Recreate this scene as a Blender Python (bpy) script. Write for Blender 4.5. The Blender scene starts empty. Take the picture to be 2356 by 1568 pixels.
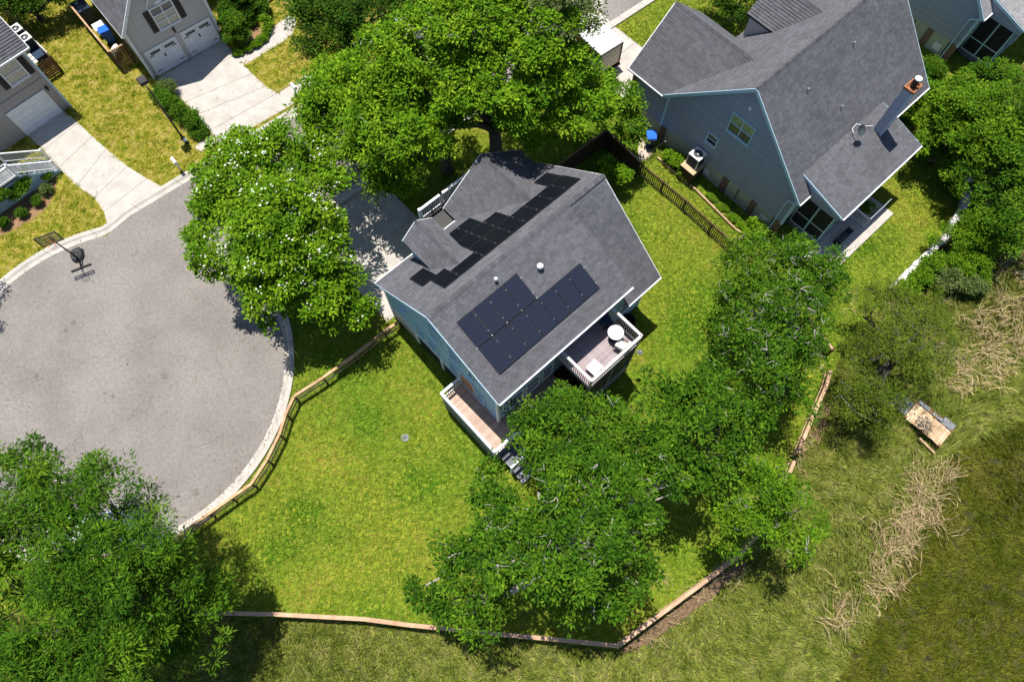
import bpy, math, random
import numpy as np
from mathutils import Vector, Matrix
random.seed(7); RS = np.random.RandomState(7)
S = bpy.context.scene
C = S.collection
R_ = math.radians
# ------------------------------------------------------------------ camera, light, exposure
TILT, CAMH, FPX, CX, CY = 21.4, 38.0, 1571.0, 1178.0, 784.0
cam = bpy.data.cameras.new('camera'); cam.sensor_width = 36; cam.lens = FPX/2356*36
cam.clip_start = .5; cam.clip_end = 2000
co = bpy.data.objects.new('camera', cam); C.objects.link(co)
co.location = (0, 0, CAMH); co.rotation_euler = (R_(TILT), 0, 0); S.camera = co
SUN_AZ, SUN_EL = 120.0, 75.0            # direction towards the sun, degrees
W = bpy.data.worlds.new('World'); S.world = W; W.use_nodes = True
wn = W.node_tree.nodes; wl = W.node_tree.links
sky = wn.new('ShaderNodeTexSky'); sky.sky_type = 'NISHITA'; sky.sun_disc = False
sky.sun_elevation = R_(SUN_EL); sky.sun_rotation = R_(90-SUN_AZ); sky.air_density = 1.0; sky.dust_density = .5; sky.ozone_density = 2.0
wn['Background'].inputs['Strength'].default_value = .09
wl.new(sky.outputs[0], wn['Background'].inputs[0])
sl = bpy.data.lights.new('sun', 'SUN'); sl.energy = 5.0; sl.angle = R_(.5); sl.color = (1, .955, .88)
so = bpy.data.objects.new('sun', sl); C.objects.link(so)
sd = Vector((math.cos(R_(SUN_AZ))*math.cos(R_(SUN_EL)), math.sin(R_(SUN_AZ))*math.cos(R_(SUN_EL)), math.sin(R_(SUN_EL))))
so.rotation_euler = sd.to_track_quat('Z', 'Y').to_euler(); so.location = (0, 0, 60)
S.view_settings.view_transform = 'Standard'; S.view_settings.look = 'None'
S.view_settings.exposure = .5; S.view_settings.gamma = 1; S.view_settings.use_curve_mapping = False
S.cycles.max_bounces = 6; S.cycles.transparent_max_bounces = 6; S.cycles.diffuse_bounces = 3
_t = R_(TILT)
def P(px, py, z=0.0):
    """surveyed photo point (2356 px wide) at height z -> world point"""
    a, b = (px-CX)/FPX, -(py-CY)/FPX
    d = (a, b*math.cos(_t)+math.sin(_t), b*math.sin(_t)-math.cos(_t))
    s = (z-CAMH)/d[2]
    return Vector((s*d[0], s*d[1], z))
def P2(px, py, z=0.0):
    p = P(px, py, z); return (p.x, p.y)
# ------------------------------------------------------------------ materials
def hexmix(nt, fac, stops):
    r = nt.nodes.new('ShaderNodeValToRGB'); e = r.color_ramp.elements
    while len(e) < len(stops): e.new(.5)
    for k, (p, c) in zip(e, stops): k.position = p; k.color = (*c, 1)
    nt.links.new(fac, r.inputs[0]); return r.outputs[0]
def mat(name, cols, scale=4, detail=5, rough=.8, bump=0, bscale=40, rand=0, island=0, attr=None, metal=0, spec=.3,
        stretch=(1, 1, 1), trans=0, blend=None, dist=0, extra=None, coat=0, emis=None):
    m = bpy.data.materials.new(name); m.use_nodes = True; nt = m.node_tree; N = nt.nodes; L = nt.links
    b = N['Principled BSDF']; out = N['Material Output']
    b.inputs['Roughness'].default_value = rough; b.inputs['Metallic'].default_value = metal
    b.inputs['Specular IOR Level'].default_value = spec; b.inputs['Coat Weight'].default_value = coat
    tc = N.new('ShaderNodeTexCoord'); mp = N.new('ShaderNodeMapping'); mp.inputs['Scale'].default_value = stretch
    L.new(tc.outputs['Object'], mp.inputs[0])
    if isinstance(cols[0], (int, float)): cols = [(0, cols), (1, cols)]
    if attr:
        fa = N.new('ShaderNodeAttribute'); fa.attribute_name = attr; fac = fa.outputs['Fac']
    else:
        n = N.new('ShaderNodeTexNoise'); n.inputs['Scale'].default_value = scale; n.inputs['Detail'].default_value = detail
        n.inputs['Distortion'].default_value = dist
        L.new(mp.outputs[0], n.inputs[0]); fac = n.outputs['Fac']
    col = hexmix(nt, fac, cols)
    if blend:      # a second, larger patchiness: (scale, stops, strength)
        n2 = N.new('ShaderNodeTexNoise'); n2.inputs['Scale'].default_value = blend[0]; n2.inputs['Detail'].default_value = 5
        L.new(tc.outputs['Object'], n2.inputs[0])
        c2 = hexmix(nt, n2.outputs['Fac'], blend[1])
        mx = N.new('ShaderNodeMixRGB'); mx.blend_type = blend[3] if len(blend) > 3 else 'MULTIPLY'; mx.inputs[0].default_value = blend[2]
        L.new(col, mx.inputs[1]); L.new(c2, mx.inputs[2]); col = mx.outputs[0]
    if extra: col = extra(nt, tc, col)
    if rand or island:
        if rand: rv = N.new('ShaderNodeObjectInfo').outputs['Random']; amt = rand
        else: rv = N.new('ShaderNodeNewGeometry').outputs['Random Per Island']; amt = island
        ma = N.new('ShaderNodeMath'); ma.operation = 'MULTIPLY_ADD'; ma.inputs[1].default_value = amt; ma.inputs[2].default_value = 1-amt/2
        L.new(rv, ma.inputs[0])
        hs = N.new('ShaderNodeHueSaturation'); L.new(ma.outputs[0], hs.inputs['Value']); L.new(col, hs.inputs['Color']); col = hs.outputs[0]
    L.new(col, b.inputs['Base Color'])
    if bump:
        nb = N.new('ShaderNodeTexNoise'); nb.inputs['Scale'].default_value = bscale; nb.inputs['Detail'].default_value = 4
        L.new(mp.outputs[0], nb.inputs[0])
        bp = N.new('ShaderNodeBump'); bp.inputs['Strength'].default_value = bump; bp.inputs['Distance'].default_value = .02
        L.new(nb.outputs['Fac'], bp.inputs['Height']); L.new(bp.outputs[0], b.inputs['Normal'])
    if trans:
        tr = N.new('ShaderNodeBsdfTranslucent'); L.new(col, tr.inputs[0])
        ms = N.new('ShaderNodeMixShader'); ms.inputs[0].default_value = trans
        L.new(b.outputs[0], ms.inputs[1]); L.new(tr.outputs[0], ms.inputs[2]); L.new(ms.outputs[0], out.inputs[0])
    return m
M = {}
def mk(name, *a, **k): M[name] = mat(name, *a, **k)
def cracks(nt, tc, col):
    N, L = nt.nodes, nt.links
    w = N.new('ShaderNodeTexNoise'); w.inputs['Scale'].default_value = .9; w.inputs['Detail'].default_value = 6
    L.new(tc.outputs['Object'], w.inputs[0])
    ad = N.new('ShaderNodeMixRGB'); ad.blend_type = 'ADD'; ad.inputs[0].default_value = 1.6
    L.new(tc.outputs['Object'], ad.inputs[1]); L.new(w.outputs['Color'], ad.inputs[2])
    v = N.new('ShaderNodeTexVoronoi'); v.feature = 'DISTANCE_TO_EDGE'; v.inputs['Scale'].default_value = .13
    L.new(ad.outputs[0], v.inputs['Vector'])
    ln = hexmix(nt, v.outputs['Distance'], [(0, (.45, .43, .42)), (.006, (1, 1, 1))])
    n = N.new('ShaderNodeTexNoise'); n.inputs['Scale'].default_value = .5; n.inputs['Detail'].default_value = 2
    L.new(tc.outputs['Object'], n.inputs[0])
    gate = hexmix(nt, n.outputs['Fac'], [(.56, (0, 0, 0)), (.68, (.5, .5, .5))])
    m1 = N.new('ShaderNodeMixRGB'); m1.blend_type = 'MULTIPLY'
    L.new(gate, m1.inputs[0]); L.new(col, m1.inputs[1]); L.new(ln, m1.inputs[2])
    g = N.new('ShaderNodeTexNoise'); g.inputs['Scale'].default_value = 5; g.inputs['Detail'].default_value = 10; g.inputs['Roughness'].default_value = .75; L.new(tc.outputs['Object'], g.inputs[0])
    gc = hexmix(nt, g.outputs['Fac'], [(.36, (.76, .75, .74)), (.5, (1, 1, 1)), (.64, (1.2, 1.19, 1.18))])
    gm = N.new('ShaderNodeMixRGB'); gm.blend_type = 'MULTIPLY'; gm.inputs[0].default_value = .8; L.new(m1.outputs[0], gm.inputs[1]); L.new(gc, gm.inputs[2]); m1 = gm
    # oil spots
    v2 = N.new('ShaderNodeTexVoronoi'); v2.inputs['Scale'].default_value = .33; L.new(ad.outputs[0], v2.inputs['Vector'])
    sp = hexmix(nt, v2.outputs['Distance'], [(.05, (.62, .6, .58)), (.11, (1, 1, 1))])
    m2 = N.new('ShaderNodeMixRGB'); m2.blend_type = 'MULTIPLY'; m2.inputs[0].default_value = .55
    L.new(m1.outputs[0], m2.inputs[1]); L.new(sp, m2.inputs[2])
    return m2.outputs[0]
mk('asphalt', [(.3, (.165, .148, .135)), (.5, (.215, .196, .181)), (.7, (.265, .245, .228))], scale=22, detail=12, rough=.9, bump=.3, bscale=70,
   blend=(.35, [(.36, (.84, .83, .83)), (.5, (.95, .945, .94)), (.64, (1.05, 1.04, 1.03))], 1), extra=cracks)
mk('stain', [(.3, (.10, .092, .09)), (.7, (.17, .158, .15))], scale=12, rough=.8)
mk('concrete', [(.3, (.385, .355, .32)), (.55, (.45, .42, .38)), (.75, (.49, .46, .42))], scale=1.3, detail=8, rough=.85, bump=.1,
   blend=(8, [(.35, (.9, .88, .86)), (.6, (1, 1, 1))], .8))
mk('concrete_old', [(.3, (.30, .26, .22)), (.6, (.42, .38, .33)), (.8, (.48, .44, .39))], scale=2.2, detail=8, rough=.9, bump=.15, rand=.25)
mk('path', [(.3, (.42, .33, .26)), (.7, (.52, .43, .35))], scale=3, rough=.9)
mk('soil', [(.36, (.08, .14, .007)), (.5, (.15, .205, .012)), (.64, (.24, .24, .03))], scale=5, detail=9, rough=1,
   blend=(.13, [(.36, (.7, .95, .6)), (.64, (1.2, 1.08, 1.0))], 1))
mk('dry_soil', [(.3, (.12, .14, .012)), (.5, (.22, .20, .025)), (.7, (.34, .27, .07))], scale=.9, detail=9, rough=1)
mk('mud', [(.32, (.045, .055, .010)), (.5, (.085, .095, .02)), (.68, (.14, .13, .04))], scale=2.2, detail=9, rough=1, bump=.5, bscale=6)
mk('mud_dark', [(.32, (.022, .026, .004)), (.5, (.042, .044, .008)), (.68, (.075, .062, .014))], scale=2.2, detail=9, rough=1, bump=.5, bscale=6)
mk('mulch', [(.3, (.16, .085, .04)), (.7, (.33, .2, .11))], scale=14, detail=6, rough=1, bump=.6, bscale=30)
mk('blade', [(.28, (.11, .18, .016)), (.47, (.175, .245, .022)), (.6, (.24, .28, .032)), (.76, (.35, .335, .085))], scale=3.2, detail=9, rough=.7, spec=.06, island=.5, trans=.3,
   blend=(.22, [(.36, (.42, .72, .40)), (.47, (.92, .97, .92)), (.56, (1.06, 1.03, 1.0)), (.68, (1.5, 1.16, 1.6))], 1))
mk('dry_blade', [(.34, (.14, .205, .014)), (.46, (.26, .275, .02)), (.55, (.41, .365, .05)), (.68, (.56, .46, .17))], scale=2.0, detail=9, rough=.7, spec=.06, island=.6, trans=.3)
mk('marsh', [(.3, (.115, .155, .02)), (.5, (.215, .25, .042)), (.7, (.315, .31, .085))], scale=1.2, detail=8, rough=.7, spec=.06, island=1.1, trans=.25)
mk('marsh_dark', [(.3, (.06, .085, .006)), (.55, (.12, .13, .014)), (.75, (.19, .16, .035))], scale=.6, detail=8, rough=.7, spec=.06, island=1.2, trans=.2)
mk('straw', [(.3, (.30, .215, .095)), (.7, (.48, .365, .20))], scale=3, rough=.7, island=.9)
mk('shingle_a', [(.3, (.072, .072, .08)), (.7, (.138, .138, .153))], scale=28, detail=6, rough=.95, island=.32, spec=.1, blend=(.5, [(.35, (.9, .9, .9)), (.65, (1.06, 1.06, 1.06))], 1))
mk('shingle_obj', [(.3, (.072, .072, .08)), (.7, (.138, .138, .153))], scale=28, detail=6, rough=.95, rand=.32, spec=.1, blend=(.5, [(.35, (.9, .9, .9)), (.65, (1.06, 1.06, 1.06))], 1))
mk('roof_base', (.03, .03, .034), rough=1)
mk('cap', [(.3, (.075, .075, .083)), (.7, (.12, .12, .132))], scale=9, rough=.95, rand=.4, spec=.1)
mk('shingle_sunlit', [(.3, (.20, .195, .20)), (.7, (.29, .285, .29))], scale=2.5, detail=8, rough=.95, island=.22, spec=.1)  # sun on the top right roof, put into a paler shingle colour
mk('sunlit_obj', [(.3, (.20, .195, .20)), (.7, (.29, .285, .29))], scale=9, detail=8, rough=.95, rand=.22, spec=.1)  # same sun-brightened colour for its single tabs
mk('siding_blue', [(.3, (.28, .47, .60)), (.7, (.31, .51, .64))], scale=3, rough=.6, rand=.08)
mk('siding_slate', [(.3, (.30, .325, .41)), (.7, (.335, .36, .45))], scale=3, rough=.6, rand=.14)
mk('siding_grey', [(.3, (.47, .445, .43)), (.7, (.52, .495, .48))], scale=3, rough=.6, rand=.08)
mk('siding_taupe', [(.3, (.33, .30, .285)), (.7, (.37, .34, .325))], scale=3, rough=.6, rand=.08)
mk('white', [(.3, (.74, .75, .76)), (.7, (.80, .81, .82))], scale=5, rough=.5)
mk('trim_blue', [(.3, (.42, .58, .68)), (.7, (.48, .64, .74))], scale=5, rough=.5)
mk('door_white', [(.3, (.70, .73, .78)), (.7, (.78, .8, .84))], scale=2, rough=.45, rand=.06)
mk('black', (.018, .019, .022), rough=.5)
mk('iron', (.012, .012, .013), rough=.45)
mk('rubber', (.015, .016, .018), rough=.6, spec=.4)
mk('pane', [(.3, (.03, .04, .05)), (.7, (.08, .095, .105))], scale=1.5, rough=.06, spec=.7)
mk('pane_blind', [(.35, (.30, .28, .22)), (.65, (.46, .45, .40))], scale=3, stretch=(1, 1, 9), rough=.15, spec=.6)
mk('pane_green', [(.35, (.22, .27, .16)), (.65, (.35, .38, .22))], scale=4, rough=.1, spec=.6)
mk('screen', [(.3, (.008, .009, .012)), (.7, (.02, .023, .03))], scale=30, rough=.7)
mk('lattice', [(.3, (.05, .05, .055)), (.7, (.10, .10, .105))], scale=18, rough=.8)
mk('beige', [(.3, (.40, .40, .32)), (.7, (.46, .455, .37))], scale=4, rough=.85, bump=.1)
mk('brick', [(.3, (.14, .085, .06)), (.7, (.27, .17, .12))], scale=14, stretch=(1, 1, 3), rough=.9, bump=.5)
mk('door_wood', [(.3, (.36, .17, .07)), (.7, (.50, .27, .12))], scale=3, stretch=(8, 8, 1), rough=.5)
mk('deck_tan', [(.3, (.38, .26, .20)), (.7, (.50, .37, .30))], scale=5, rough=.7, rand=.3)
mk('deck_mauve', [(.3, (.24, .19, .20)), (.7, (.33, .27, .28))], scale=4, rough=.6, rand=.35)
mk('deck_dark', [(.3, (.09, .10, .12)), (.7, (.15, .16, .18))], scale=4, rough=.6, rand=.3)
mk('cedar', [(.3, (.33, .19, .09)), (.55, (.46, .30, .17)), (.75, (.54, .39, .26))], scale=2.5, detail=7, rough=.8, rand=.3)
mk('cedar_pink', [(.3, (.40, .235, .14)), (.7, (.54, .36, .24))], scale=2.5, detail=7, rough=.8, rand=.2)
mk('wood_brown', [(.3, (.10, .055, .025)), (.7, (.19, .11, .055))], scale=6, rough=.8, rand=.5)
mk('wood_dark', [(.3, (.035, .02, .013)), (.7, (.075, .045, .028))], scale=6, rough=.85, rand=.5)
mk('picket', [(.3, (.045, .026, .012)), (.7, (.10, .06, .028))], scale=6, rough=.8, rand=.5)
mk('rail_tan', [(.3, (.45, .32, .18)), (.7, (.58, .43, .27))], scale=5, rough=.75, rand=.2)
mk('plank', [(.3, (.42, .27, .14)), (.5, (.58, .41, .25)), (.72, (.66, .52, .37))], scale=2.2, detail=8, rough=.8, rand=.55)
mk('plank_grey', [(.3, (.13, .14, .15)), (.7, (.26, .27, .28))], scale=4, rough=.8, rand=.5)
mk('bark', [(.3, (.055, .045, .035)), (.7, (.14, .12, .10))], scale=9, stretch=(1, 1, .3), rough=.95, bump=.6)
mk('bark_pale', [(.3, (.25, .23, .20)), (.7, (.44, .42, .38))], scale=6, rough=.9)
mk('metal', (.42, .44, .46), rough=.35, metal=.7)
mk('pole_dark', (.035, .03, .028), rough=.5)
mk('ac_white', [(.3, (.62, .60, .58)), (.7, (.72, .70, .68))], scale=5, rough=.45)
mk('ac_side', (.05, .06, .07), rough=.5)
mk('blue_bin', [(.3, (.006, .10, .55)), (.7, (.01, .14, .68))], scale=2, rough=.4)
mk('navy', (.012, .03, .07), rough=.5)
mk('orange', (.62, .12, .01), rough=.5)
mk('trailer', [(.3, (.45, .45, .43)), (.7, (.54, .54, .52))], scale=1.5, rough=.5)
mk('car_white', (.72, .74, .76), rough=.2, coat=.6)
mk('copper', [(.3, (.22, .075, .03)), (.7, (.38, .16, .07))], scale=8, rough=.6)
mk('cream', [(.3, (.62, .58, .50)), (.7, (.74, .70, .62))], scale=5, rough=.8)
mk('stone_white', [(.3, (.52, .50, .47)), (.7, (.70, .68, .66))], scale=7, rough=.9, bump=.3, rand=.25)
mk('glass_board', (.10, .11, .10), rough=.15, spec=.6); M['glass_board'].node_tree.nodes['Principled BSDF'].inputs['Alpha'].default_value = .35
mk('litter', [(.3, (.16, .09, .03)), (.7, (.34, .23, .10))], scale=3, rough=.8, island=.9)
mk('earth', [(.3, (.09, .055, .03)), (.7, (.20, .13, .075))], scale=6, detail=7, rough=1, bump=.4)
def leafmat(name, a, b, c, trans=.16, isl=.8):
    mk(name, [(0, a), (.5, b), (1, c)], attr='tint', rough=.7, spec=.08, island=isl, trans=trans)
leafmat('leaf_oak', (.03, .085, .003), (.08, .175, .006), (.175, .285, .012))
leafmat('leaf_lime', (.042, .11, .003), (.10, .215, .006), (.215, .335, .013))
leafmat('leaf_deep', (.015, .055, .003), (.048, .122, .005), (.125, .225, .011))
leafmat('leaf_dark', (.012, .045, .002), (.032, .085, .004), (.075, .14, .008))
leafmat('leaf_moss', (.04, .07, .014), (.09, .13, .032), (.17, .21, .07))
leafmat('leaf_olive', (.04, .07, .005), (.088, .135, .010), (.155, .20, .022))
leafmat('blossom', (.6, .6, .5), (.7, .7, .62), (.8, .8, .74), trans=.2, isl=.2)
# cells of a solar panel: flat print on the glass
def solar(name, base, line, spec):
    m = bpy.data.materials.new(name); m.use_nodes = True; nt = m.node_tree; N, L = nt.nodes, nt.links
    b = N['Principled BSDF']; b.inputs['Roughness'].default_value = .3; b.inputs['Specular IOR Level'].default_value = spec
    tc = N.new('ShaderNodeTexCoord'); br = N.new('ShaderNodeTexBrick'); br.offset = 0; br.squash = 1
    br.inputs['Color1'].default_value = (*base, 1); br.inputs['Color2'].default_value = (*[x*1.15 for x in base], 1); br.inputs['Mortar'].default_value = (*line, 1)
    br.inputs['Scale'].default_value = 1; br.inputs['Mortar Size'].default_value = .006; br.inputs['Brick Width'].default_value = .08; br.inputs['Row Height'].default_value = .053
    L.new(tc.outputs['Object'], br.inputs[0]); L.new(br.outputs[0], b.inputs['Base Color']); M[name] = m
solar('cells_blue', (.011, .0145, .029), (.03, .036, .055), .2)
solar('cells_black', (.003, .0045, .008), (.010, .012, .016), .05)
# ------------------------------------------------------------------ mesh helpers
class MB:
    def __init__(s): s.v = []; s.f = []
    def add(s, vs, fs):
        o = len(s.v); s.v += [tuple(v) for v in vs]; s.f += [tuple(i+o for i in f) for f in fs]; return s
    def ob(s, c, hx, hy, hz):
        c, hx, hy, hz = Vector(c), Vector(hx), Vector(hy), Vector(hz)
        vs = [c+a*hx+b*hy+d*hz for d in (-1, 1) for b in (-1, 1) for a in (-1, 1)]
        return s.add(vs, [(0, 2, 3, 1), (4, 5, 7, 6), (0, 1, 5, 4), (2, 6, 7, 3), (0, 4, 6, 2), (1, 3, 7, 5)])
    def box(s, x0, x1, y0, y1, z0, z1):
        return s.ob(((x0+x1)/2, (y0+y1)/2, (z0+z1)/2), ((x1-x0)/2, 0, 0), (0, (y1-y0)/2, 0), (0, 0, (z1-z0)/2))
    def beam(s, p, q, w, h, up=(0, 0, 1)):
        p, q, up = Vector(p), Vector(q), Vector(up); d = q-p
        x = d.cross(up)
        if x.length < 1e-5: x = d.cross(Vector((1, 0, 0)))
        x.normalize(); y = x.cross(d).normalized()
        return s.ob((p+q)/2, d/2, x*w/2, y*h/2)
    def ext(s, poly, vec):
        n = len(poly); vec = Vector(vec); a = [Vector(p) for p in poly]
        s.add(a+[p+vec for p in a], [tuple(range(n-1, -1, -1)), tuple(range(n, 2*n))]+[(i, (i+1) % n, n+(i+1) % n, n+i) for i in range(n)]); return s
    def prism(s, poly, z0, z1): return s.ext([(p[0], p[1], z0) for p in poly], (0, 0, z1-z0))
    def tube(s, pts, rad, n=6, cap=True):
        pts = [Vector(p) for p in pts]; k = len(pts); o = []
        if not hasattr(rad, '__len__'): rad = [rad]*k
        up = None
        for i, p in enumerate(pts):
            d = (pts[min(i+1, k-1)]-pts[max(i-1, 0)])
            d = d.normalized() if d.length > 1e-6 else Vector((0, 0, 1))
            if up is None: up = d.orthogonal().normalized()
            up = (up-d*up.dot(d)); up = up.normalized() if up.length > 1e-5 else d.orthogonal().normalized()
            w = d.cross(up)
            o += [p+(up*math.cos(2*math.pi*j/n)+w*math.sin(2*math.pi*j/n))*rad[i] for j in range(n)]
        f = [(i*n+j, i*n+(j+1) % n, (i+1)*n+(j+1) % n, (i+1)*n+j) for i in range(k-1) for j in range(n)]
        if cap: f += [tuple(range(n-1, -1, -1)), tuple(range((k-1)*n, k*n))]
        return s.add(o, f)
    def cyl(s, c, r, h, n=16, r2=None):
        c = Vector(c); return s.tube([c, c+Vector((0, 0, h))], [r, r if r2 is None else r2], n)
    def lathe(s, c, prof, n=16):
        c = Vector(c); o = [c+Vector((r*math.cos(2*math.pi*j/n), r*math.sin(2*math.pi*j/n), z)) for r, z in prof for j in range(n)]; k = len(prof)
        f = [(i*n+j, i*n+(j+1) % n, (i+1)*n+(j+1) % n, (i+1)*n+j) for i in range(k-1) for j in range(n)]
        return s.add(o, f+[tuple(range(n-1, -1, -1)), tuple(range((k-1)*n, k*n))])
    def mesh(s, name, m, off=(0, 0, 0), smooth=False):
        me = bpy.data.meshes.new(name); o = Vector(off)
        me.from_pydata([tuple(Vector(v)-o) for v in s.v], [], s.f)
        if m: me.materials.append(M[m])
        if smooth: me.polygons.foreach_set('use_smooth', [True]*len(me.polygons))
        me.update(); return me
    def build(s, name, m, parent=None, off=(0, 0, 0), smooth=False, **k):
        return obj(name, s.mesh(name, m, off, smooth), parent, **k)
def obj(name, me, parent=None, label=None, cat=None, group=None, kind=None):
    o = bpy.data.objects.new(name, me); C.objects.link(o); o.parent = parent
    for a, b in (('label', label), ('category', cat), ('group', group), ('kind', kind)):
        if b: o[a] = b
    return o
def thing(name, label, cat, loc=(0, 0, 0), rz=0, group=None):
    o = obj(name, None, None, label, cat, group); o.location = loc; o.rotation_euler = (0, 0, rz); o.empty_display_size = .3; return o
def dup(root, loc=None, rz=None, label=None):
    r = root.copy(); C.objects.link(r)
    def rec(a, b):
        for ch in a.children:
            c = ch.copy(); C.objects.link(c); c.parent = b; rec(ch, c)
    rec(root, r)
    if loc is not None: r.location = loc
    if rz is not None: r.rotation_euler = (0, 0, rz)
    if label: r['label'] = label
    return r
def npmesh(name, V, n, m, tint=None):
    """V: (k*n,3) array, faces of n successive vertices"""
    V = np.ascontiguousarray(V, dtype=np.float32); k = len(V)//n
    me = bpy.data.meshes.new(name); me.vertices.add(k*n); me.vertices.foreach_set('co', V.ravel())
    me.loops.add(k*n); me.loops.foreach_set('vertex_index', np.arange(k*n, dtype=np.int32))
    me.polygons.add(k); me.polygons.foreach_set('loop_start', np.arange(0, k*n, n, dtype=np.int32))
    try: me.polygons.foreach_set('loop_total', np.full(k, n, dtype=np.int32))
    except Exception: pass
    if tint is not None:
        at = me.attributes.new('tint', 'FLOAT', 'FACE'); at.data.foreach_set('value', np.asarray(tint, dtype=np.float32))
    me.materials.append(M[m]); me.update(calc_edges=True); return me
def inside(poly, X, Y):
    r = np.zeros(len(X), bool); n = len(poly)
    for i in range(n):
        x0, y0 = poly[i][:2]; x1, y1 = poly[(i+1) % n][:2]
        c = ((y0 > Y) != (y1 > Y)) & (X < (x1-x0)*(Y-y0)/((y1-y0) if y1 != y0 else 1e-9)+x0); r ^= c
    return r
HARD = []        # outlines where no grass grows
# ------------------------------------------------------------------ setting: ground, road, kerbs
def sheet(name, poly, z, m, kind='structure', thick=0):
    b = MB()
    if thick: b.prism([(p[0], p[1]) for p in poly], z-thick, z)
    else: b.add([(p[0], p[1], z) for p in poly], [tuple(range(len(poly)))])
    return b.build(name, m, kind=kind)
sheet('marsh_ground', [(-500, -500), (500, -500), (500, 500), (-500, 500)], -.06, 'mud')
LAWN = [(-150, P2(-300, 1405)[1]), P2(412, 1413), P2(528, 1415), P2(836, 1430), P2(942, 1444), P2(1124, 1462), P2(1423, 1494), P2(1702, 1284),
        P2(1838, 1042), P2(1892, 915), P2(1908, 884), P2(1935, 815), P2(1995, 745), P2(2055, 668), P2(2105, 622), P2(2152, 570), P2(2192, 530),
        P2(2245, 395), P2(2320, 260), (48, 60), (150, 200), (-150, 200)]
sheet('lawn', LAWN, 0, 'soil')
ST = Vector((math.cos(R_(39)), math.sin(R_(39)), 0)); SN = Vector((math.sin(R_(39)), -math.cos(R_(39)), 0))
BC = Vector((-23.25, 12.54, 0)); BR = 9.88
def arc(r, a0, a1, n): return [BC+Vector((r*math.cos(R_(a0+(a1-a0)*i/n)), r*math.sin(R_(a0+(a1-a0)*i/n)), 0)) for i in range(n+1)]
L0 = Vector((-25.8, 22.55, 0))
def left_line(off): return [L0-SN*off+ST*t for t in (1.5, 6, 12, 18, 30, 60)]
R0 = Vector((-11.4, 24.9, 0))
def right_line(off): return [R0+SN*off+ST*t for t in (60, 30, 15, 6, 0, -2.5)]
inner = arc(BR, 160, 105, 10)+left_line(0); innerR = right_line(0)+arc(BR, 42, -120, 32)
road_poly = inner+innerR+arc(BR, -120, -200, 14)[1:-1]
sheet('road', road_poly, .006, 'asphalt'); HARD.append(road_poly)
def road_mark(pts, w):
    b = MB(); V = [Vector((*P2(x*.3255, 431.9+y*.3255), .0095)) for x, y in pts]; Q = []
    for p, q in zip(V, V[1:]):
        for k in range(5): t = k/5; Q.append(p.lerp(q, t)+Vector((random.uniform(-.05, .05), random.uniform(-.05, .05), 0)))
    Q.append(V[-1])
    for p, q in zip(Q, Q[1:]):
        n = Vector((-(q-p).y, (q-p).x, 0)).normalized()*w*random.uniform(.4, 1.2); b.add([p-n, p+n, q+n*.8, q-n*.8], [(0, 1, 2, 3)])
    b.build('road_crack', 'stain', kind='structure')
for pts, w in (([(735, 385), (745, 440), (765, 490), (790, 560)], .018), ([(890, 1000), (930, 950), (990, 915), (1060, 885), (1130, 860)], .022), ([(1708, 1405), (1728, 1440), (1745, 1485)], .03), ([(870, 1310), (900, 1240), (910, 1180)], .016), ([(1560, 260), (1450, 330), (1330, 360)], .012), ([(380, 1120), (300, 1180), (180, 1230)], .012)): road_mark(pts, w)
for x, y, r in ((520, 955, 22), (468, 1008, 15), (255, 1330, 19), (266, 1357, 11), (225, 1370, 6), (1050, 570, 6), (655, 660, 8), (1190, 890, 4), (900, 1247, 7), (1700, 975, 12), (800, 1475, 13), (740, 1450, 10), (215, 640, 6)):
    c = P(x*.3255, 431.9+y*.3255); rr = r*.0085
    MB().add([(c.x+rr*random.uniform(.75, 1.2)*math.cos(k*.449), c.y+rr*random.uniform(.75, 1.2)*math.sin(k*.449), .0095) for k in range(14)], [tuple(range(14))]).build('oil_stain', 'stain', kind='structure')
def kerb(ins, outs, nm):
    k = obj('kerb', None, kind='structure'); k['label'] = nm
    HARD.append(ins+outs[::-1])
    # split both edges into equal pieces about 3 m long
    def resample(pl, n):
        d = [0]
        for a, b in zip(pl, pl[1:]): d.append(d[-1]+(b-a).length)
        o = []
        for i in range(n+1):
            t = d[-1]*i/n; j = max(x for x in range(len(d)) if d[x] <= t+1e-9); j = min(j, len(pl)-2)
            o.append(pl[j].lerp(pl[j+1], (t-d[j])/max(1e-6, d[j+1]-d[j])))
        return o
    L = sum((b-a).length for a, b in zip(ins, ins[1:])); n = max(1, int(L/3)); q = 4
    I, O = resample(ins, n*q), resample(outs, n*q)
    for i in range(n):
        b = MB(); gi = [I[i*q+j].copy() for j in range(q+1)]; go = [O[i*q+j].copy() for j in range(q+1)]
        g = .012/max(.1, (gi[1]-gi[0]).length)
        gi[0] = gi[0].lerp(gi[1], g); gi[-1] = gi[-1].lerp(gi[-2], g); go[0] = go[0].lerp(go[1], g); go[-1] = go[-1].lerp(go[-2], g)
        prof = [(0, .012), (.42, .03), (.62, .12), (.98, .13), (1, -.02)]     # gutter pan, rolled face, top
        vs = []; 
        for a, c in zip(gi, go): vs += [a.lerp(c, t)+Vector((0, 0, z)) for t, z in prof]
        m = len(prof); f = [(j*m+k2, (j+1)*m+k2, (j+1)*m+k2+1, j*m+k2+1) for j in range(q) for k2 in range(m-1)]
        f += [tuple(range(m)), tuple(range(q*m, q*m+m))]
        b.add(vs, f).build('kerb_segment', 'concrete_old' if i % 5 == 3 and nm[0] == 'c' else 'concrete', k)
kerb(arc(BR, 160, 105, 12)+left_line(0), arc(BR+.66, 160, 105, 12)+left_line(.66), 'straight street kerb by the driveways')
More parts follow.
